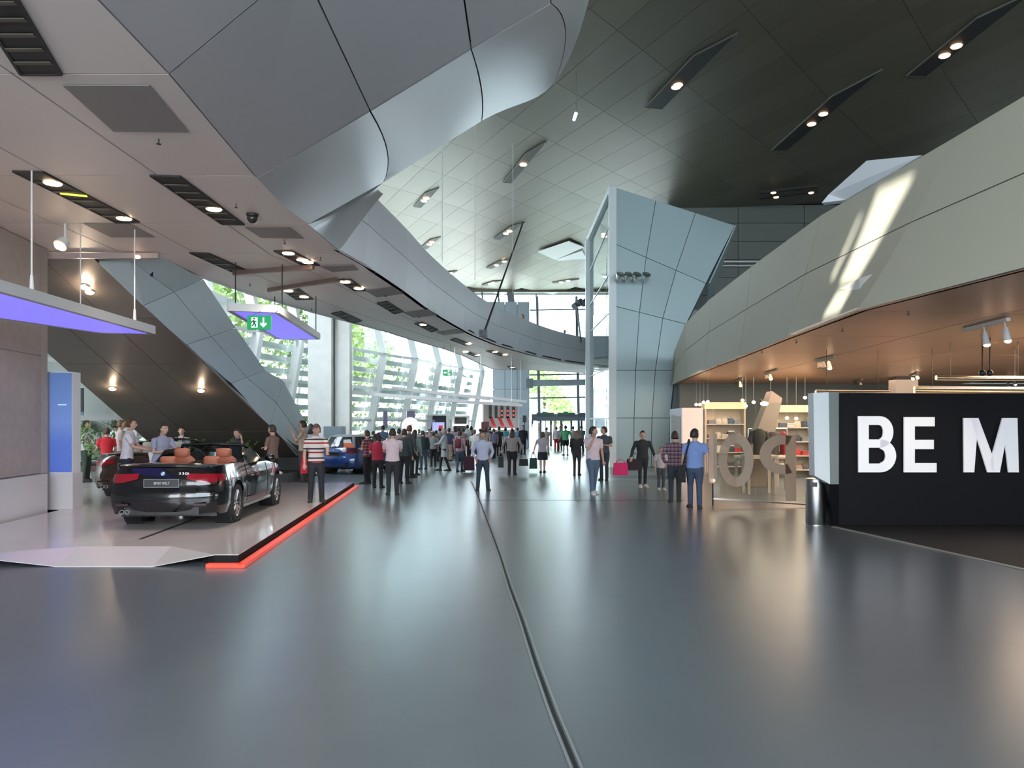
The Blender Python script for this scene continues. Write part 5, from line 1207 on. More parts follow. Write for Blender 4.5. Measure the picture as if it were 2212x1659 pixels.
        for i in range(9):
            f = i/8; row = []
            for k in range(5):
                h_ = k/4; zt_, zb_ = (.885 if not hatch else .93)+dz-.02*f, (.735 if f > .42 else lerp(.80, .735, f/.42))+dz
                zz = lerp(zb_, zt_, h_)
                if f < .72: u = lerp(.46, 1.0, f/.72); xx = u*W(.20, zz)+.004; yy = yin(zz)+.16*u**4-.012
                else: yy = lerp(.25, .44, (f-.72)/.28); xx = W(yy, zz)+.008; yy += 0; zz = lerp(zb_+.02, zt_, h_)
                row.append((sd*xx, yy, zz))
            g_.append(row)
        MB().grid(g_, (0, 0.02, 0)).build('tail_light', mat('tail_dim', (0.10, 0.02, 0.03), .2) if not taillight else mat('tail_red', (0.22, 0.004, 0.012), 0.12, coat=0.5, emit=0.03, ecol=(0.8, 0.01, 0.03)), t, smooth='auto')
        MB().ball((sd*.70, L-.22, .62), (.16, .09, .055), 10, 6).build('headlight', mat('headlight', (0.6, 0.62, 0.65), 0.1), t)
        MB().box((sd*.60, .012, .40), (.20, .02, .035)).build('reflector', mat('reflector_dark', (0.03, 0.008, 0.01), 0.3), t)
    for dx in (-.035, .035): MB().lathe([(.028, 0), (.036, 0), (.036, .14), (.028, .14), (.028, 0)], (-.56+dx*1.15, .015, .285), 'y', 14).build('exhaust_pipe', M_chrome, t)
    MB().box((0, 2.3, .22), (1.5, 3.9, .08)).build('underbody', M_black, t)
    MB().box((0, .25, .30), (1.15, .42, .12)).build('diffuser', M_black, t)
    # plate, badges
    zp = .80+dz
    pb = MB().box((0, yin(.78)-.025, .735+dz), (.54, .02, .125)).build('number_plate', mat('plate_dark', (0.02, 0.022, 0.025), 0.35), t)
    fr = MB()
    for a_, b_ in (((-.27, .672), (.27, .672)), ((.27, .672), (.27, .798)), ((.27, .798), (-.27, .798)), ((-.27, .798), (-.27, .672))): beam((a_[0], yin(.78)-.037, a_[1]+dz), (b_[0], yin(.78)-.037, b_[1]+dz), .008, .008, fr)
    fr.build('plate_frame', mat('plate_rim', (0.22, 0.23, 0.24), 0.4), pb)
    if plate:
        text_obj(plate, 'plate_text', .062, mat('plate_letters', (0.5, 0.52, 0.55), 0.5), pb, .003, Matrix.Translation((-.115, yin(.78)-.037, .715+dz)) @ Matrix.Rotation(R(90), 4, 'X'), width=.24)
    if badge:
        text_obj(badge, 'badge_text', .05, M_chrome, t, .004, Matrix.Translation((.24, yin(.885)-.012+.16*.25**4, .868+dz)) @ Matrix.Rotation(R(80), 4, 'X'), width=.16)
    # round quartered emblem
    y_e = yin(.88)-.014; e_ = MB().lathe([(.002, 0), (.040, 0), (.040, .01), (.002, .01)], (0, y_e, .882+dz), 'y', 24).build('emblem', M_black, t)
    for k in range(4):
        mb_ = MB(); pts = [(0, y_e-.003, .882+dz)]+[(.028*math.cos(a_), y_e-.003, .882+dz+.028*math.sin(a_)) for a_ in [k*math.pi/2+j*math.pi/16 for j in range(9)]]
        mb_.prism(pts, (0, .002, 0)); mb_.build('emblem_quarter', mat('emblem_blue', (0.05, 0.25, 0.6), 0.3) if k % 2 else M_white, e_)
    if not roof:
        # cockpit tub, seats, windscreen
        lm = mat('leather_%d' % int(interior[0]*100), interior, 0.55); dkm = mat('cockpit_dark', (0.02, 0.018, 0.018), 0.7)
        tub = MB()
        for sd in (-1, 1):
            tub.grid([[(sd*(W(yy, ztop(yy))+.0), yy, ztop(yy)) for yy in (1.15, 1.6, 2.1, 2.6, 3.08)], [(sd*(W(yy, ztop(yy))-.10), yy, ztop(yy)+.015) for yy in (1.15, 1.6, 2.1, 2.6, 3.08)], [(sd*(W(yy, ztop(yy))-.13), yy, .45) for yy in (1.15, 1.6, 2.1, 2.6, 3.08)]])
        tub.box((0, 2.1, .42), (1.5, 2.0, .06)); tub.box((0, 1.15, .68), (1.5, .06, .56)); tub.box((0, 3.0, .80), (1.46, .34, .34))
        tub.build('cockpit_tub', dkm, t)
        for sd in (-1, 1):
            for yy, hgt, hd_ in ((2.02, 1.02, 1.20), (1.36, .92, 1.08)):
                se = MB().tube([(sd*.37, yy+.12, .55), (sd*.37, yy+.05, .75), (sd*.37, yy-.04, hgt+.02), (sd*.37, yy-.06, hgt+.07)], [(.24, .07), (.25, .08), (.21, .06), (.15, .04)], 14).build('seat_back', lm, t, smooth='auto')
                MB().rings([(sd*.37, yy-.07, hgt+.04, .09, .03), (sd*.37, yy-.07, hgt+.07, .14, .05), (sd*.37, yy-.08, hd_, .14, .05), (sd*.37, yy-.08, hd_+.03, .10, .03)], 14).build('headrest', lm, se, smooth='auto')
                MB().box((sd*.37, yy+.32, .58), (.46, .48, .14)).build('seat_cushion', lm, t)
        MB().lathe([(.165, 0), (.18, .012), (.165, .024), (.15, .012), (.165, 0)], (-.37, 2.72, .98), 'y', 20).build('steering_wheel', M_black, t)
        base_ = [(-.72, 3.0, .99), (-.66, 2.72, 1.17), (-.56, 2.50, 1.27), (0, 2.44, 1.30), (.56, 2.50, 1.27), (.66, 2.72, 1.17), (.72, 3.0, .99)]
        MB().tube(base_, [(.035, .028)]*7, 8).build('windscreen_frame', paint, t, smooth='auto')
        MB().grid([[(-.68, 3.05, .97), (-.35, 3.13, .98), (0, 3.15, .98), (.35, 3.13, .98), (.68, 3.05, .97)], [(-.54, 2.52, 1.26), (-.28, 2.47, 1.28), (0, 2.46, 1.29), (.28, 2.47, 1.28), (.54, 2.52, 1.26)]], (0, 0, -.006)).build('windscreen', glass('car_glass', (0.75, 0.8, 0.8)), t)
        MB().box((0, 2.62, 1.27), (.22, .03, .06)).build('rear_view_mirror', M_black, t)
        for sd in (-1, 1):
            MB().prism([(sd*.80, 1.75, .95), (sd*.80, 2.92, .95), (sd*.66, 2.60, 1.22), (sd*.68, 1.95, 1.20)], (sd*.006, 0, 0)).build('side_window', glass('car_glass2', (0.35, 0.4, 0.4)), t)
    else:
        yb0 = .12 if hatch else .95
        R0 = [(yb0, 3.12), (yb0+.10, 3.0), (yb0+.62 if not hatch else .42, 2.45), (yb0+.95 if not hatch else .75, 2.25)]
        gl_m = mat('dark_window', (0.03, 0.035, 0.04), 0.06, coat=0.3)
        lv_ = []
        for (ya, yb_), zz, wx in zip(R0, (ztop(1.5)-.01, ztop(1.5)+.06, 1.34+dz, 1.41+dz), (.80, .79, .60, .48)):
            row = []
            for k in range(24):
                a_ = 2*math.pi*k/24; ex = 3.2; cx_ = abs(math.cos(a_))**(2/ex)*(1 if math.cos(a_) >= 0 else -1); sy_ = abs(math.sin(a_))**(2/ex)*(1 if math.sin(a_) >= 0 else -1)
                row.append((cx_*wx, (ya+yb_)/2+sy_*(yb_-ya)/2, zz))
            lv_.append(row+[row[0]])
        MB().grid(lv_[:3]).build('window_band', gl_m, t, smooth='auto')
        mb_ = MB().grid(lv_[2:]); mb_.add([p_ for p_ in lv_[3][:-1]], [tuple(range(24))]); mb_.build('roof', two or paint, t, smooth='auto')
        for sd in (-1, 1):
            for (y_a, y_b) in ((R0[0][0]+.02, R0[2][0]+.02), (R0[0][1]-.02, R0[2][1]-.02), (1.95, 1.85)):
                MB().tube([(sd*.80, y_a, ztop(1.5)), (sd*.61, y_b, 1.345+dz)], [(.05, .03)]*2, 6).build('pillar', two or paint, t)
    return t
M_carb = mat('car_black', (0.004, 0.005, 0.006), 0.12, metal=0.0, coat=0.6, spec=0.3)
M_carbr = mat('car_brown', (0.07, 0.045, 0.035), 0.2, metal=0.5, coat=1.0)
M_carw = mat('car_white', (0.66, 0.68, 0.68), 0.2, coat=1.0); M_carbl = mat('car_blue', (0.02, 0.06, 0.22), 0.22, metal=0.2, coat=1.0)
M_carg = mat('car_greygreen', (0.30, 0.33, 0.30), 0.25, coat=1.0)
car(-5.52, 12.0, ZP, -3.5, 'black open convertible with brown leather seats on the white platform, nearest car', M_carb, plate='BMW WELT', badge='330i', name='convertible_car')
car(-8.45, 16.9, ZP, -4, 'metallic brown open car behind the black convertible', M_carbr, interior=(0.35, 0.30, 0.25), plate='BMW WELT', name='convertible_car')
b = thing('laptop_board', P(352, 990, 16.2), 'white information board standing beside the open cars', 'sign')
MB().prism([P(320, 977, 16.4), P(362, 977, 16.4), P(350, 1012, 16.4), P(326, 1012, 16.4)], (0, 0.05, 0)).build('board', M_white, b); p = P(340, 1012, 16.4)
MB().tube([p, V((p.x, p.y+.02, ZP))], 0.03, 8).build('stand', M_steel, b)
car(-6.4, 27.2, 0, 18, 'blue hatchback with silver roof pillars behind the striped polo man', M_carbl, roof=True, hatch=True, L=3.9, W0=.86, two=mat('silver_trim', (0.30, 0.32, 0.36), 0.3, metal=0.6), taillight=False)
car(-5.4, 42.4, 0, 25, 'white car in the middle of the crowd under the bridge', M_carw, roof=True, L=4.4)
car(-16.6, 26.0, 0.45, 96, 'pale grey-green car on the dark red plinth far left', M_carg, roof=True, L=4.5, belt=.1)
t = thing('car_plinth', (-15, 26, 0), 'dark red plinth with white foot under the grey-green car', 'platform')
MB().box((-14.6, 26.2, .30), (6.4, 3.0, .30)).build('plinth_body', mat('dark_red_wood', (0.10, 0.035, 0.03), 0.4), t); MB().box((-14.6, 26.2, .075), (6.6, 3.2, .15)).build('plinth_foot', M_white, t)

# ------------------------------------------------------------------ plants
def plant(x, y, z, h, r, label, n=420):
    t = thing('potted_plant', (x, y, z), label, 'plant')
    MB().lathe([(.02, 0), (.20, 0), (.27, .42), (.24, .42), (.22, .36), (.02, .36)], (x, y, z), 'z', 18).build('pot', mat('pot_grey', (0.12, 0.12, 0.12), 0.5), t)
    MB().tube([(x, y, z+.35), (x+.04, y, z+h*.55), (x-.02, y, z+h*.8)], [.035, .025, .012], 6).build('stem', M_bark, t)
    for k in range(3): a = k*2.1; MB().tube([(x, y, z+h*.5), (x+.4*r*math.cos(a), y+.4*r*math.sin(a), z+h*.75)], [.018, .008], 5).build('branch', M_bark, t)
    mb = MB()
    for k in range(6): a = k*1.05; leaves(mb, (x+.5*r*math.cos(a), y+.5*r*math.sin(a), z+h*(.68+.16*math.sin(k*2.3))), (r*.5, r*.5, h*.16), n//6, .075)
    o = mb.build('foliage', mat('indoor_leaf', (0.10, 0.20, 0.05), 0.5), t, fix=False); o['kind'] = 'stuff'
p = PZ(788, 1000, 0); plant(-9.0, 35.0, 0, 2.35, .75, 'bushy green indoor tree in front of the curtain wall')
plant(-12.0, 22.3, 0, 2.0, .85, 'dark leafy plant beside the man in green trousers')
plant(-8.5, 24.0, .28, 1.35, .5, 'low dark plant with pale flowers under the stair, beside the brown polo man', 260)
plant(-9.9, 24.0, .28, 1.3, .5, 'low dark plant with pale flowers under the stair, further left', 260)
a_ = P(748, 960, 28.0); ob = thing('window_display', a_, 'orange and white panel seen behind the blue hatchback window', 'panel')
MB().prism([P(742, 950, 27.05), P(757, 949, 27.05), P(760, 957, 27.05), P(742, 957, 27.05)], (0, .01, 0)).build('white_strip', M_white, ob); MB().prism([P(742, 957, 27.05), P(760, 957, 27.05), P(766, 967, 27.05), P(743, 967, 27.05)], (0, .01, 0)).build('orange_strip', mat('orange', (0.8, .16, .06), .5), ob)
# grey counter block, banners, clock disc
b = thing('counter', P(720, 950, 29.5), 'grey box counter behind the blue hatchback', 'counter'); a_, c_ = P(703, 921, 29.8), P(741, 921, 29.8)
MB().box(((a_.x+c_.x)/2, 29.9, a_.z/2), (c_.x-a_.x, .8, a_.z)).build('counter_body', mat('counter_grey', (0.17, 0.22, 0.25), 0.5), b)
for px0, px1, y0, y1, lb in ((828, 837, 888, 925, 'narrow purple banner right of the indoor tree'), (879, 896, 888, 915, 'wide purple banner above the white disc')):
    a_, c_ = P(px0, y0, 38), P(px1, y1, 38); b = thing('banner', V(((a_.x+c_.x)/2, 38, 0)), lb, 'banner')
    MB().box(((a_.x+c_.x)/2, 38, (a_.z+c_.z)/2), (c_.x-a_.x, .05, a_.z-c_.z)).build('cloth_panel', mat('purple', (0.16, 0.13, 0.24), 0.6), b)
    for u in (a_.x, c_.x): MB().tube([(u, 38, 0), (u, 38, a_.z)], .02, 6).build('pole', M_steel, b)
p = P(886, 920, 37); b = thing('clock_disc', p, 'white round disc on a pole behind the crowd', 'display')
MB().lathe([(.01, 0), (.42, 0), (.42, .06), (.01, .06)], tuple(p), 'y', 28).build('disc', mat('disc_white', (0.9, 0.9, 0.88), 0.5, emit=.6, ecol=(1, 1, .96)), b)
MB().tube([(p.x, p.y+.03, 0), (p.x, p.y+.03, p.z)], .03, 8).build('pole', M_steel, b); MB().tube([(p.x, p.y-.01, p.z), (p.x+.12, p.y-.01, p.z+.1)], .012, 5).build('hand', M_mull, b)
# shops at the far left end
def shop(px0, px1, y0, y1, Y, col, label, em=None):
    a_, c_ = P(px0, y0, Y), P(px1, y1, Y); b = thing('kiosk', V(((a_.x+c_.x)/2, Y+1, 0)), label, 'kiosk'); x0, x1, zt = a_.x, c_.x, a_.z; w_ = x1-x0
    MB().box(((x0+x1)/2, Y+1.2, zt/2), (w_, .1, zt)).build('back_panel', col, b)
    for u in (x0, x1): MB().box((u, Y+.6, zt/2), (.12, 1.2, zt)).build('side_panel', M_white, b)
    MB().box(((x0+x1)/2, Y+.6, zt+.05), (w_+.12, 1.3, .1)).build('roof', M_white, b)
    MB().box(((x0+x1)/2, Y+.2, .5), (w_*.9, .4, 1.0)).build('counter', M_white, b)
    return b, x0, x1, zt
b, x0, x1, zt = shop(921, 966, 898, 960, 47, mat('kiosk_dark', (0.05, 0.06, 0.065), 0.5), 'dark shop bay with a red and blue screen')
MB().box((lerp(x0, x1, .5), 48.0, zt-.75), (.75, .05, .7)).build('screen', mat('screen_rb', (0.4, 0.4, 0.6), 0.4, emit=.8, ecol=(.45, .5, .9)), b)
MB().box((lerp(x0, x1, .62), 47.95, zt-.75), (.25, .05, .3)).build('screen_logo', mat('screen_red', (0.6, 0.02, 0.05), 0.4, emit=.6), b)
b, x0, x1, zt = shop(978, 1010, 901, 960, 47, mat('kiosk_dark', (0.05, 0.06, 0.065), 0.5), 'dark shop bay with a lit white counter')
MB().box(((x0+x1)/2, 47.0, 1.75), (.85, .4, .1)).build('counter_lamp', mat('soft_white_lamp', (1, 1, .95), 0.4, emit=3, ecol=(1, .98, .9)), b)
b, x0, x1, zt = shop(1044, 1120, 872, 962, 49, M_white, 'white kiosk with black traffic-light strips and red slanted stripes')
for k in range(5):
    xx = lerp(x0, x1, .20+k*.165); sb = MB().box((xx, 48.9, zt-.5), (.18, .08, .85)).build('light_strip_housing', M_black, b)
    for j in range(3): MB().lathe([(.01, 0), (.055, 0), (.055, .03), (.01, .03)], (xx, 48.84, zt-.2-j*.27), 'y', 10).build('signal_lamp', mat('signal_red', (0.8, .03, .03), .4, emit=1.8, ecol=(1, .04, .03)) if (k >= 2 and j > 0) else mat('signal_off', (0.06, .06, .06), .4), sb)
for k in range(3):
    xx = lerp(x0, x1, .16+k*.24); MB().prism([(xx, 48.86, zt-.85), (xx+.22, 48.86, zt-.85), (xx+.5, 48.86, zt-1.5), (xx+.28, 48.86, zt-1.5)], (0, .04, 0)).build('red_stripe', mat('stripe_red', (0.7, .03, .05), .5), b)
MB().box((lerp(x0, x1, .55), 48.8, zt-1.62), (1.5, .3, .09)).build('counter_lamp', mat('soft_white_lamp', (1, 1, .95), 0.4), b)
MB().box((x0+.12, 48.7, 1.2), (.5, .1, 1.5)).build('red_door_panel', mat('dull_red', (0.28, .08, .09), .5), b)
# long white hanging light beams in the distance
for (xa, ya, xb_, yb_, Y, lb) in ((735, 846, 1010, 868, 33, 'lower left long white beam light before the curtain wall'), (848, 838, 1060, 862, 36, 'upper long white beam light before the curtain wall'),
                                  (1010, 855, 1138, 868, 40, 'white beam light ending at the grey block'), (900, 862, 1128, 876, 38, 'lowest long white beam light over the kiosks')):
    a_, c_ = P(xa, ya, Y), P(xb_, yb_, Y); b = thing('beam_light', (a_+c_)/2, lb, 'ceiling light'); beam(a_, c_, .5, .14).build('housing', M_white, b)
    for f in (.1, .9): p_ = lerp(a_, c_, f); MB().tube([p_, V((p_.x, p_.y, 5.25))], .012, 5).build('suspension_rod', M_steel, b)
# pylon, monitor on stand
for px, h0, lb in ((1152, 916, 'tall glowing white oval pylon left of the doors'),):
    p = P(px, 975, 50); b = thing('pylon', V((p.x, 50, 0)), lb, 'display'); zt = P(px, h0, 50).z
    MB().rings([(p.x, 50, 0, .10, .08), (p.x, 50, zt*.3, .13, .09), (p.x, 50, zt*.75, .12, .08), (p.x, 50, zt, .04, .03)], 14).build('lamp_body', mat('pylon_glow', (1, 1, 1), .4, emit=1.5, ecol=(1, .98, .96)), b, smooth='auto')
p = P(1133, 905, 50); b = thing('loudspeaker', V((p.x, 50, 0)), 'small black speaker on a stand beside the suited man', 'speaker')
MB().box((p.x, 50, p.z), (.25, .2, .45)).build('cabinet', M_black, b); MB().tube([(p.x, 50, 0), (p.x, 50, p.z-.2)], .03, 6).build('pole', M_black, b)
for k in range(3): MB().tube([(p.x, 50, .3), (p.x+.35*math.cos(k*2.1), 50+.35*math.sin(k*2.1), .02)], .015, 5).build('leg', M_black, b)

# ------------------------------------------------------------------ hall hardware
a_, c_ = P(1130, 480, 33.5), P(1048, 712, 24.5); b = thing('leaning_pole', (a_+c_)/2, 'long thin pole leaning down from the roof with a grey projector', 'projector')
MB().tube([a_, c_], .035, 8).build('pole', mat('pole_dark', (0.05, .06, .07), .4, metal=.5), b)
cc_ = P(1044, 720, 24.5); MB().box(tuple(cc_), (.26, .3, .2)).build('projector_body', mat('proj_grey', (0.10, .12, .15), .5), b); MB().box(tuple(cc_+V((.02, 0, -.13))), (.08, .08, .07)).build('bracket', M_black, b)
MB().lathe([(.05, 0), (.06, -.08)], (cc_.x-.06, cc_.y-.15, cc_.z), 'y', 12).build('lens', M_black, b)
# cluster of floodlights on the tower face
b = thing('floodlight_bar', P(1365, 602, 31.4), 'row of four chrome floodlights on the tower face', 'floodlight')
beam(P(1329, 602, 31.4), P(1400, 601, 31.4), .05, .05).build('bar', M_steel, b)
for px, k in ((1338, 0), (1356, 1), (1374, 0), (1394, 1)):
    p = P(px, 600, 31.2); MB().tube([p+V((0, .1, -.12)), p+V((.02, -.1, .08)), p+V((.03, -.14, .12))], [.08, .17, .18], 12).build('floodlight_head', M_chrome, b, smooth='auto')
b = thing('floodlight_pole', P(1250, 700, 44), 'tall thin mast with a cluster of grey floodlights left of the tower', 'floodlight')
MB().tube([P(1246, 655, 43.0), P(1255, 740, 43.0)], .05, 8).build('mast', M_mull, b); MB().tube([P(1245, 640, 43.0), P(1246, 655, 43)], .06, 8).build('mast', M_mull, b)
beam(P(1246, 653, 42.9), P(1312, 655, 42.9), .1, .1).build('arm', M_steel, b)
for px, py in ((1244, 658), (1252, 652), (1262, 652), (1290, 655), (1298, 660), (1308, 652)):
    p = P(px, py, 42.7); MB().tube([p+V((.1, .1, .12)), p+V((-.1, -.1, -.14))], [.12, .2], 10).build('floodlight_head', mat('flood_grey', (0.25, .27, .33), .4, metal=.4), b)
b = thing('thin_mast', P(1162, 660, 50), 'thin dark mast rising behind the bridge parapet', 'pole'); MB().tube([P(1158, 635, 50), P(1163, 760, 50)], .05, 6).build('shaft', M_mull, b)
b = thing('glass_pendant', P(1242, 252, 24), 'tiny bright glass pendant high under the roof', 'pendant'); p = P(1242, 252, 24)
MB().tube([p+V((-.04, 0, -.12)), p+V((.04, 0, .12))], [.05, .06], 8).build('glass_body', mat('pendant_glow', (.8, .9, 1), .2, emit=1.2, ecol=(.7, .85, 1)), b); MB().tube([p+V((.04, 0, .12)), V((p.x+.04, p.y, 12.9))], .006, 4).build('wire', M_steel, b)
for px, Y in ((955, 24), (1026, 27), (1108, 30)): 
    p = P(px, 600, Y); b = thing('hanging_wire', V((p.x, Y, 8)), 'thin pale wire hanging from the high roof, '+{955: 'left', 1026: 'middle', 1108: 'right'}[px], 'wire', 'thin pale wires hanging from the roof'); MB().tube([(p.x, Y, 12.8), (p.x, Y, 6.9)], .012, 5).build('wire_strand', M_frame, b)

# ------------------------------------------------------------------ right side: black sign wall
YS_ = 13.6; x0 = 5.7
s_ = thing('sign_wall', (8, YS_, 0), 'black partition wall with large white letters', 'sign')
MB().box((x0+4.2, YS_+.3, 1.18), (8.4, .55, 2.34)).build('wall_body', mat('sign_black', (0.004, .004, .006), .5, spec=0.15), s_)
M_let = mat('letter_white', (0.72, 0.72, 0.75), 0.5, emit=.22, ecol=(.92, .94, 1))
sc1 = YS_/FPX
def letter(pxs, polys, nme):
    mb = MB()
    for poly in polys: mb.prism([(((px-CX)*sc1), YS_-.02, HZ-(py-HY)*sc1) for px, py in poly], (0, -.03, 0))
    mb.build(nme, M_let, s_)
def bowl(cx, cy, rx, ry, th, a0, a1, n=14):
    o = [(cx+rx*math.cos(a), cy+ry*math.sin(a)) for a in [R(lerp(a0, a1, i/n)) for i in range(n+1)]]; i_ = [(cx+(rx-th)*math.cos(a), cy+(ry-th*.9)*math.sin(a)) for a in [R(lerp(a0, a1, i/n)) for i in range(n+1)]]
    return [[o[k], o[k+1], i_[k+1], i_[k]] for k in range(n)]
B = [[(1851, 899), (1874, 899), (1874, 1020), (1852, 1020)], [(1874, 899), (1898, 899), (1898, 918), (1874, 918)], [(1874, 949), (1898, 949), (1898, 967), (1874, 967)], [(1874, 1001), (1900, 1001), (1900, 1020), (1874, 1020)]]
B += bowl(1898, 933, 29, 34, 22, -90, 90)+bowl(1899, 984.5, 34, 35.5, 23, -90, 90)
letter(0, B, 'letter')
letter(0, [[(1950, 901), (1973, 901), (1973, 1020), (1950, 1020)], [(1973, 901), (2016, 901), (2016, 921), (1973, 921)], [(1973, 950), (2014, 950), (2014, 970), (1973, 970)], [(1973, 1000), (2020, 1000), (2020, 1020), (1973, 1020)]], 'letter')
letter(0, [[(2078, 903), (2110, 903), (2101, 1020), (2079, 1020)], [(2094, 903), (2110, 903), (2143, 991), (2143, 1020), (2130, 1020)], [(2162, 903), (2178, 903), (2156, 1020), (2143, 1020), (2135, 1000)], [(2162, 903), (2194, 903), (2197, 1020), (2175, 1020)]], 'letter')
letter(0, [[(2240, 903), (2262, 903), (2262, 1020), (2240, 1020)], [(2305, 903), (2327, 903), (2327, 1020), (2305, 1020)], [(2262, 950), (2305, 950), (2305, 970), (2262, 970)]] if False else [[(2218, 903), (2240, 903), (2240, 1020), (2218, 1020)]], 'letter')
# folded white end panel
MB().prism([P(1757, 849, 13.2), P(1790, 847, 13.2), P(1793, 1046, 13.2), P(1760, 1028, 13.2)], (0, .25, 0)).build('end_panel', mat('end_white', (0.62, 0.66, 0.68), .5), s_)
MB().prism([P(1790, 847, 13.2), P(1812, 847, 13.3), P(1812, 1046, 13.3), P(1793, 1046, 13.2)], (0, .25, 0)).build('end_return', mat('end_grey', (0.22, .25, .25), .5), s_)
MB().prism([P(1790, 1046, 13.3), P(1812, 1046, 13.3), P(1812, 1136, 13.5), P(1800, 1136, 13.5)], (0, .25, 0)).build('end_return', mat('sign_black', (0.004, .004, .006), .5, spec=0.15), s_)
# black carpet in front with metal edge
cp = thing('black_carpet', (8, 12, 0), 'black floor area with pale metal edge in front of the letters', 'carpet')
e0, e1 = PZ(1800, 1138, 0), PZ(2212, 1231, 0); e2 = e1+(e1-e0)*.8
MB().prism([V((e0.x, e0.y, .006)), V((e2.x, e2.y, .006)), V((16, e2.y, .006)), V((16, 13.58, .006)), V((e0.x, 13.58, .006))], (0, 0, -.005)).build('carpet_field', mat('carpet_black', (0.012, .012, .016), .6, spec=0.3), cp)
strip('metal_edge', [e0, e1, e2], .07, .002, .012, mat('edge_pale', (0.38, .38, .36), .4, metal=.5), cp)
# waste bin
p = PZ(1770, 1136, 0); b = thing('waste_bin', p, 'tall brushed steel cylindrical waste bin beside the black wall', 'bin'); hb = 1.8-(1036-HY)*p.y/FPX
p = V((p.x, p.y+.17, 0))
MB().lathe([(.01, 0), (.165, 0), (.165, .03), (.17, .04), (.17, hb-.15), (.01, hb-.15)], tuple(p), 'z', 32).build('bin_body', mat('bin_steel', (0.45, .46, .47), .28, metal=1.0), b, smooth='auto')
MB().lathe([(.14, hb-.15), (.172, hb-.15), (.172, hb), (.15, hb+.01), (.02, hb+.01)], tuple(p), 'z', 32).build('lid', mat('bin_steel', (0.45, .46, .47), .28, metal=1.0), b, smooth='auto')
MB().box((p.x-.09, p.y-.145, hb-.09), (.12, .03, .08), -.5).build('opening', M_black, b)

# ------------------------------------------------------------------ shop behind the glass
sh_ = sempty('wall_shop')
M_shop = mat('shop_back', (0.20, .21, .19), .6); M_warm = mat('warm_white', (0.62, .50, .40), .6)
MB().box((14.5, 30.6, 1.7), (15.6, .3, 3.4)).build('wall_panel', M_shop, sh_)
MB().box((21.5, 22, 1.7), (.3, 17, 3.4)).build('wall_panel', M_warm, sh_)
area('shop_light', (11, 22, 3.3), (11, 22, 0), 8, 10, 1200, (1.0, 0.78, 0.58)); area('shop_light_near', (11.5, 16.6, 3.3), (11, 17, 0), 6, 3, 420, (1.0, 0.76, 0.54))
bb = thing('light_box', P(1485, 930, 24.5), 'glowing pinkish light box panel at the shop entrance', 'display')
a_, c_ = P(1475, 881, 24.5), P(1519, 881, 24.5)
MB().box(((a_.x+c_.x)/2, 24.6, a_.z/2), (c_.x-a_.x, .12, a_.z)).build('lit_face', mat('lit_pink', (0.8, .6, .52), .5, emit=.45, ecol=(.95, .66, .55)), bb)
d0 = P(1447, 884, 26.6); MB().prism([V((d0.x, 26.6, 0)), V((a_.x, 24.6, 0)), V((a_.x, 24.6, a_.z)), V((d0.x, 26.6, d0.z))], (.05, .05, 0)).build('side_frame', mat('frame_lilac', (0.5, .5, .56), .4), bb)
MB().prism([V((lerp(d0.x, a_.x, .12), 26.34-.04, .1)), V((lerp(d0.x, a_.x, .85), 24.9-.04, .1)), V((lerp(d0.x, a_.x, .85), 24.9-.04, a_.z-.28)), V((lerp(d0.x, a_.x, .12), 26.34-.04, d0.z-.2))], (-.01, -.01, 0)).build('side_inset', mat('inset_beige', (0.35, .31, .29), .5), bb)
# glass pane with frosted letters
gp_ = thing('letter_glass', P(1630, 1000, 16.5), 'frosted brownish giant letters on a shop glass front', 'glass front')
YG = 16.5; fros = glass('frosted_letter', (0.8, .78, .75), body=.78, bcol=(0.74, .60, .52))
def gl(px, py): return ((px-CX)*YG/FPX, YG, HZ-(py-HY)*YG/FPX)
def gpoly(polys, nme):
    mb = MB()
    for poly in polys: mb.prism([gl(*q_) for q_ in poly], (0, .012, 0))
    mb.build(nme, fros, gp_)
gpoly([[(1531, 937), (1549, 937), (1549, 1044), (1531, 1044)]], 'letter')
def ring(cx, cy, rx, ry, ix, iy, n=28):
    return [[(cx+rx*math.cos(R(360*k/n)), cy+ry*math.sin(R(360*k/n))), (cx+rx*math.cos(R(360*(k+1)/n)), cy+ry*math.sin(R(360*(k+1)/n))), (cx+ix*math.cos(R(360*(k+1)/n)), cy+iy*math.sin(R(360*(k+1)/n))), (cx+ix*math.cos(R(360*k/n)), cy+iy*math.sin(R(360*k/n)))] for k in range(n)]
gpoly(ring(1590, 994, 38, 58, 19, 37), 'letter')
gpoly([q_ for q_ in ring(1690, 982, 49, 43, 24, 22) if sum(a[0] for a in q_)/4 < 1702]+[[(1697, 940), (1720, 940), (1720, 1082), (1697, 1082)]], 'letter')
MB().prism([gl(1541, 870), gl(1632, 870), gl(1632, 1078), gl(1541, 1073)], (0, .012, 0)).build('glass_pane', M_glass, gp_)
MB().prism([gl(1634, 870), gl(1745, 870), gl(1745, 1086), gl(1634, 1080)], (0, .012, 0)).build('glass_pane', M_glass, gp_)
beam(gl(1541, 1077), gl(1745, 1090), .04, .03).build('floor_channel', M_steel, gp_)
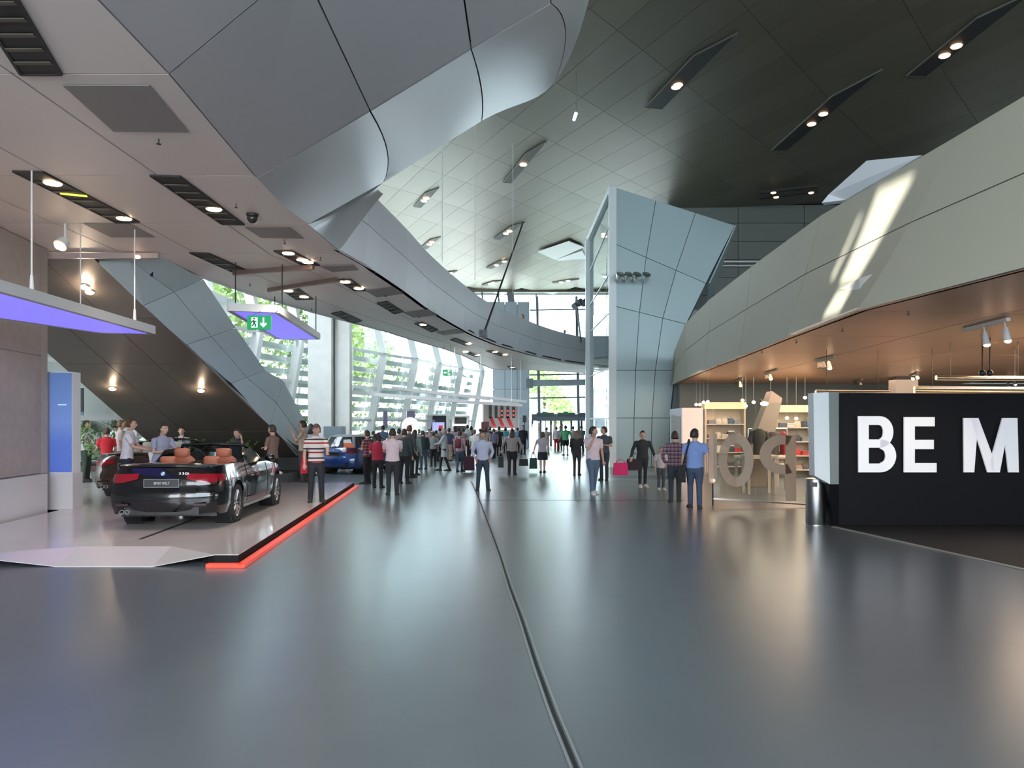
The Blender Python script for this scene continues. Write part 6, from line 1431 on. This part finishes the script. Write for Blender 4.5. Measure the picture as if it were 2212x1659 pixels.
# shelving and goods
def shelf(x0, x1, Y, zt, label, n=4, col=None, goods=True, grp=None):
    b = thing('shelf_unit', V(((x0+x1)/2, Y, 0)), label, 'shelf'); m = col or mat('shelf_cream', (0.55, .46, .36), .5)
    for u in (x0, x1): MB().box((u, Y, zt/2), (.06, .45, zt)).build('side_panel', m, b)
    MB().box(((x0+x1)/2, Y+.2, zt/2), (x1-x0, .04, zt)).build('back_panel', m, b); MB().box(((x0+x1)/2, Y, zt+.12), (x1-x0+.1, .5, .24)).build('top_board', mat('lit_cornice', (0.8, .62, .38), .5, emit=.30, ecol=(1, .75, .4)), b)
    zs = [lerp(.25, zt-.05, k/n) for k in range(n)]
    for zz in zs: MB().box(((x0+x1)/2, Y-.02, zz), (x1-x0-.06, .42, .04)).build('shelf_board', m, b)
    return b, zs
cols_ = [(0.5, .05, .06), (0.06, .07, .10), (0.6, .58, .55), (0.20, .22, .25), (0.45, .30, .22), (0.08, .12, .2), (0.6, .5, .42), (0.12, .1, .1)]
cn = ['red', 'navy', 'white', 'grey', 'tan', 'blue', 'cream', 'black']; rn = random.Random(3)
gi = 0
for (x0_, x1_, Y, zt, lb, gname) in ((P(1521, 0, 28).x, P(1605, 0, 28).x, 28, 2.35, 'cream shelf unit with lit cornice left in the shop', 'goods on the left shop shelves'), (P(1655, 0, 26).x, P(1752, 0, 26).x, 26, 2.2, 'cream shelf unit behind the right letter', 'goods on the right shop shelves')):
    b, zs = shelf(x0_, x1_, Y, zt, lb)
    for si, zz in enumerate(zs):
        for k in range(5):
            xx = lerp(x0_+.25, x1_-.25, k/4); ci = rn.randrange(8); kind = rn.choice(('box', 'cap', 'bag')); nm_ = {'box': 'gift_box', 'cap': 'folded_shirt', 'bag': 'travel_bag'}[kind]
            t = thing(nm_, (xx, Y-.08, zz+.02), 'small %s, %s shop shelf unit, %s row, %s' % ({'box': 'boxed item', 'cap': 'folded garment', 'bag': 'bag'}[kind], 'left' if Y > 27 else 'right', ('bottom', 'second', 'third', 'highest')[si], ('left end', 'left of centre', 'centre', 'right of centre', 'right end')[k]), 'merchandise', gname)
            hh = rn.uniform(.12, .26); m = cloth(cols_[ci])
            if kind == 'box': MB().box((xx, Y-.08, zz+.02+hh/2), (.2, .2, hh)).build('box_body', m, t); MB().box((xx, Y-.08, zz+.02+hh), (.21, .21, .03)).build('lid', M_white, t)
            elif kind == 'cap': MB().box((xx, Y-.08, zz+.06), (.26, .26, .07)).build('garment', m, t); MB().box((xx, Y-.08, zz+.13), (.24, .24, .05)).build('collar', m, t)
            else: MB().rings([(xx, Y-.08, zz+.02, .13, .08), (xx, Y-.08, zz+.1, .14, .09), (xx, Y-.08, zz+.22, .10, .06)], 12).build('bag_body', m, t); MB().tube([(xx-.06, Y-.08, zz+.21), (xx, Y-.08, zz+.30), (xx+.06, Y-.08, zz+.21)], .008, 5).build('handle', m, t)
# display tables, torso forms, mannequin group
def table(x, y, w_, d_, h_, label, m=None):
    t = thing('display_table', (x, y, 0), label, 'table'); m = m or M_warm
    MB().box((x, y, h_-.03), (w_, d_, .06)).build('table_top', m, t)
    for sx in (-1, 1):
        for sy in (-1, 1): MB().box((x+sx*(w_/2-.06), y+sy*(d_/2-.06), (h_-.06)/2), (.07, .07, h_-.06)).build('leg', m, t)
    return t
table(7.0, 21.5, 1.3, .8, .9, 'pale display table seen through the round letter')
table(9.0, 19.2, 1.5, .8, .62, 'low pale display table behind the right letter')
table(9.2, 17.9, 1.2, .6, .75, 'pale table between the letters and the white end panel')
def torso(x, y, z, col, label):
    t = thing('shirt_display', (x, y, z), label, 'mannequin')
    MB().rings([(x, y, z, .15, .10), (x, y, z+.3, .14, .10), (x, y, z+.5, .20, .12), (x, y, z+.62, .17, .10), (x, y, z+.68, .06, .06)], 16).build('torso', cloth(col), t, smooth='auto')
    for sd in (-1, 1): MB().tube([(x+sd*.16, y, z+.60), (x+sd*.25, y, z+.35)], [.06, .065], 8).build('sleeve', cloth(col), t, smooth='auto')
torso(6.9, 21.4, .9, (0.08, .05, .05), 'dark shirt form on the table behind the round letter')
torso(7.35, 21.6, .9, (0.06, .045, .045), 'second dark shirt form beside the first, behind the round letter')
torso(8.6, 19.2, .62, (0.35, .33, .32), 'grey shirt form behind the right letter')
torso(9.35, 19.3, .62, (0.10, .09, .09), 'black shirt form at the right end of the low table')
torso(9.2, 17.9, .75, (0.05, .05, .05), 'dark jacket form near the white end panel')
torso(6.4, 19.8, 1.0, (0.07, .06, .05), 'dark garment form behind the straight letter'); table(6.4, 19.8, .8, .6, 1.0, 'small table under the dark garment form')
cn_ = thing('shop_column', (9.0, 23.5, 0), 'tapering warm grey column inside the shop', 'column')
MB().prism([P(1668, 845, 22), P(1690, 860, 22), P(1668, 965, 22), P(1622, 965, 22)], (0, .5, 0)).build('column_face', mat('column_warm', (0.38, .29, .23), .5), cn_)
p = P(1645, 965, 22); MB().box((p.x, 22.25, p.z/2), (.62, .5, p.z)).build('column_foot', mat('column_warm', (0.38, .29, .23), .5), cn_)
p = P(1651, 872, 20.5); t = thing('shop_floodlight', p, 'brightest floodlight on the tapering shop column', 'spotlight'); MB().ball(tuple(p), (.11, .06, .06), 12, 8).build('lamp', M_lamp, t); MB().tube([p+V((0, .08, .02)), p+V((0, .3, .1))], .03, 6).build('stem', M_black, t)
p = P(1540, 1038, 16.9); t = thing('floor_uplight', p, 'small glowing uplight at the foot of the straight letter', 'spotlight'); MB().ball(tuple(p), (.05, .05, .045), 10, 6).build('lamp', M_lamp, t); MB().tube([p, V((p.x, p.y, 0))], .02, 6).build('stem', M_black, t)
# column in the soffit right, grey
MB().box((P(1951, 0, 26).x, 26, 2.0), (.75, .5, 3.9-1.1)).build('soffit_column', mat('column_brown', (0.2, .17, .15), .5), cr_)

# track spotlights under the right soffit
def track(px0, py0, px1, py1, heads, label, m=None, Yd=None):
    z = 3.36; a, b2 = PZ(px0, py0, z), PZ(px1, py1, z); t = thing('track_light', (a+b2)/2, label, 'spotlight', 'track spotlights under the right soffit')
    m = m or mat('track_grey', (0.30, .32, .27), .4, metal=.3); beam(a, b2, .06, .05).build('track', m, t)
    d = (b2-a).normalized()
    for hx_, hy_, lit in heads:
        f = (hx_-px0)/(px1-px0) if px1 != px0 else .5; c = lerp(a, b2, min(max(f, 0), 1)); drop = (hy_-(lerp(py0, py1, f)))*c.y/FPX
        e = c+V((.02, -.05, -drop)); hb_ = MB().tube([lerp(c, e, .35), e], [.035, .058], 12).build('spotlight_head', m if lit else mat('spot_bronze', (0.16, .11, .08), .4, metal=.3), t, smooth='auto')
        MB().tube([c, lerp(c, e, .4)], .012, 5).build('stem', m, t)
        if lit: MB().ball(tuple(e+V((0, -.005, -.005))), (.052, .03, .03), 12, 6).build('lamp', M_lamp, hb_)
    for hx_, hy_, lit in heads:
        if lit:
            l = bpy.data.lights.new('spot_bulb', 'SPOT'); l.energy = 45; l.color = (1, .70, .42); l.spot_size = R(100); l.spot_blend = .6; l.shadow_soft_size = .05
            lo = bpy.data.objects.new('spot_bulb', l); COL.objects.link(lo); f = (hx_-px0)/(px1-px0); c = lerp(a, b2, f); lo.location = c+V((0, 0, -.35)); lo.rotation_euler = (R(18), R(8), 0)
track(2083, 713, 2178, 690, ((2127, 745, 1), (2170, 737, 1)), 'white track with two bright tilted spots, nearest, upper right', M_white)
track(1763, 779, 1803, 770, ((1768, 795, 0), (1777, 795, 0), (1789, 796, 1)), 'track with three heads, one lit, above the shop letters')
track(1651, 807, 1678, 799, ((1655, 818, 0), (1663, 819, 1)), 'track with a lit spot left of the tapering column')
track(1587, 824, 1604, 817, ((1590, 832, 0), (1598, 834, 1)), 'track with one lit spot, third from the sign wall')
track(1545, 842, 1560, 836, ((1549, 846, 1),), 'single lit spot fourth along the soffit row')
track(1530, 850, 1540, 846, ((1532, 852, 1), (1537, 851, 1)), 'pair of small lit spots near the balcony nose')
track(1842, 824, 1862, 820, ((1846, 830, 0), (1857, 832, 0)), 'pair of unlit spots above the sign wall end')
track(1966, 812, 1982, 806, ((1969, 819, 1), (1979, 817, 1)), 'pair of lit spots above the letters BE')
track(1740, 842, 1756, 838, ((1745, 850, 1), (1754, 846, 1)), 'pair of lit spots just over the white end panel')
track(2170, 822, 2195, 818, ((2176, 836, 1), (2190, 831, 1)), 'lit spots over the golden tubes at the right edge')
for px, py, lb in ((1504, 874, 'first of four tiny lamps over the light box'), (1512, 874, 'second of four tiny lamps over the light box'), (1520, 869, 'third of four tiny lamps over the light box'), (1529, 868, 'last of four tiny lamps over the light box'),
                   (1604, 865, 'white lamp beneath the dark shop ceiling, left'), (1611, 877, 'small amber lamp beneath the dark shop ceiling'), (1628, 869, 'white lamp beneath the dark shop ceiling, right'), (1665, 877, 'lamp right of the tapering column'), (1739, 859, 'bluish lamp left of the white end panel'), (1700, 903, 'star shaped lamp over the right shelf'), (1720, 904, 'brightest small lamp over the right shelf')):
    Y = 27.0 if px < 1535 else 24.5; p = P(px, py, Y); t = thing('ceiling_spot', p, lb, 'spotlight', 'tiny lamps in the shop'); MB().ball(tuple(p), (.06, .05, .05), 8, 6).build('lamp', M_lamp, t); MB().tube([p, V((p.x, p.y, 3.35))], .004, 4).build('stem', M_grey, t)
# golden tubes above the wall
M_gold = mat('golden_tube', (0.75, .58, .40), .22, metal=.9)
for k, (y_, xa, xb2, Y) in enumerate(((847, 1762, 1920, 16.5), (816, 2022, 2230, 14.8), (839, 1975, 2230, 16.0), (845, 1975, 2230, 17.0))):
    a, b2 = P(xa, y_, Y), P(xb2, y_+2, Y); t = thing('metal_tube', (a+b2)/2, ('long golden tube left of the grey soffit column', 'upper golden tube at the right edge', 'middle golden tube right of the grey soffit column', 'lowest golden tube right of the grey soffit column')[k], 'tube')
    MB().tube([a, b2], .05, 12).build('tube_body', M_gold, t, smooth='auto')
    for f in (.15, .85): p = lerp(a, b2, f); MB().tube([p, V((p.x, p.y, 3.4))], .005, 4).build('hanger', M_black, t)
for px in (2122, 2138): p = P(px, 806, 14.2); t = thing('ceiling_spot', p, 'black unlit spot over the letter M, %s' % ('left' if px < 2130 else 'right'), 'spotlight', 'black unlit spots over the letter M'); MB().ball(tuple(p), .06, 10, 8).build('spotlight_head', M_black, t); MB().tube([p, V((p.x, p.y, 3.4))], .012, 5).build('stem', M_black, t)
# soffit studs right
for x, y in ((1527+0, 0),)[:0]: pass
SPN = iter(['first from the right', 'second from the right', 'third from the right', 'fourth from the right', 'nearest the balcony nose', 'right of the bend'])
for x, y in ((1820, 709), (1720, 735), (1646, 757), (1592, 773), (1552, 786), (1962, 672)):
    p = PZ(x, y, 3.4); t = thing('sprinkler', p, 'tiny sprinkler head on the right soffit, '+next(SPN), 'sprinkler', 'sprinkler heads on the right soffit'); mb = MB(); mb.tube([p, p+V((0, 0, -.05))], .008, 5); mb.rings([(p.x, p.y, 3.345, .025, .025), (p.x, p.y, 3.35, .025, .025)], 8); mb.build('head', M_dark, t)

# clothes rails with hanging garments, and a mid shelf, deeper in the shop
def rail(x0, x1, Y, z, label, cols, gname, where):
    t = thing('clothes_rail', ((x0+x1)/2, Y, 0), label, 'clothes rail')
    MB().tube([(x0, Y, z), (x1, Y, z)], .015, 8).build('bar', M_steel, t)
    for u in (x0, x1):
        MB().tube([(u, Y, 0), (u, Y, z)], .018, 8).build('post', M_steel, t); beam((u, Y-.25, .02), (u, Y+.25, .02), .05, .04).build('foot', M_steel, t)
    n = len(cols)
    for k, (cn_k, c) in enumerate(cols):
        x = lerp(x0+.12, x1-.12, k/(n-1)); ordn = ('first', 'second', 'third', 'fourth', 'fifth', 'sixth')[k]
        g_ = thing('hanging_garment', (x, Y, z), '%s garment hanging %s from the left on the %s rail' % (cn_k, ordn, where), 'garment', gname)
        MB().tube([(x, Y, z+.02), (x, Y, z-.07)], .006, 5).build('hanger', M_black, g_)
        MB().rings([(x, Y, z-.80, .09, .20), (x, Y, z-.3, .08, .18), (x, Y, z-.14, .07, .19), (x, Y, z-.07, .03, .06)], 10).build('cloth_body', cloth(c), g_, smooth='auto')
rail(7.3, 8.5, 23.6, 1.65, 'steel clothes rail between the round letter and the tapering column', [('black', (.02, .02, .02)), ('navy', (.04, .05, .1)), ('white', (.6, .58, .55)), ('charcoal', (.06, .06, .06)), ('dark red', (.3, .03, .04))], 'garments on the left rail', 'left')
rail(9.6, 11.0, 21.6, 1.7, 'steel clothes rail right of the tapering column', [('grey', (.25, .25, .26)), ('black', (.02, .02, .02)), ('cream', (.6, .52, .42)), ('brown', (.16, .1, .07)), ('dusty pink', (.5, .32, .32)), ('deep navy', (.02, .03, .06))], 'garments on the right rail', 'right')
table(8.0, 18.4, 1.6, .5, .42, 'long low bench just behind the glass letters')
b = thing('display_case', (8.9, 19.9, 0), 'pale stepped display case behind the right letter', 'display')
MB().box((10.3, 20.6, .45), (1.0, .7, .9)).build('case_body', M_warm, b); MB().box((10.3, 20.6, .93), (1.06, .76, .06)).build('case_top', M_white, b); MB().box((10.3, 20.23, .5), (.8, .02, .5)).build('case_front', mat('shop_dark_panel', (.08, .06, .05), .4), b)
torso(10.3, 20.6, .96, (0.45, .06, .08), 'red shirt form on the stepped display case')
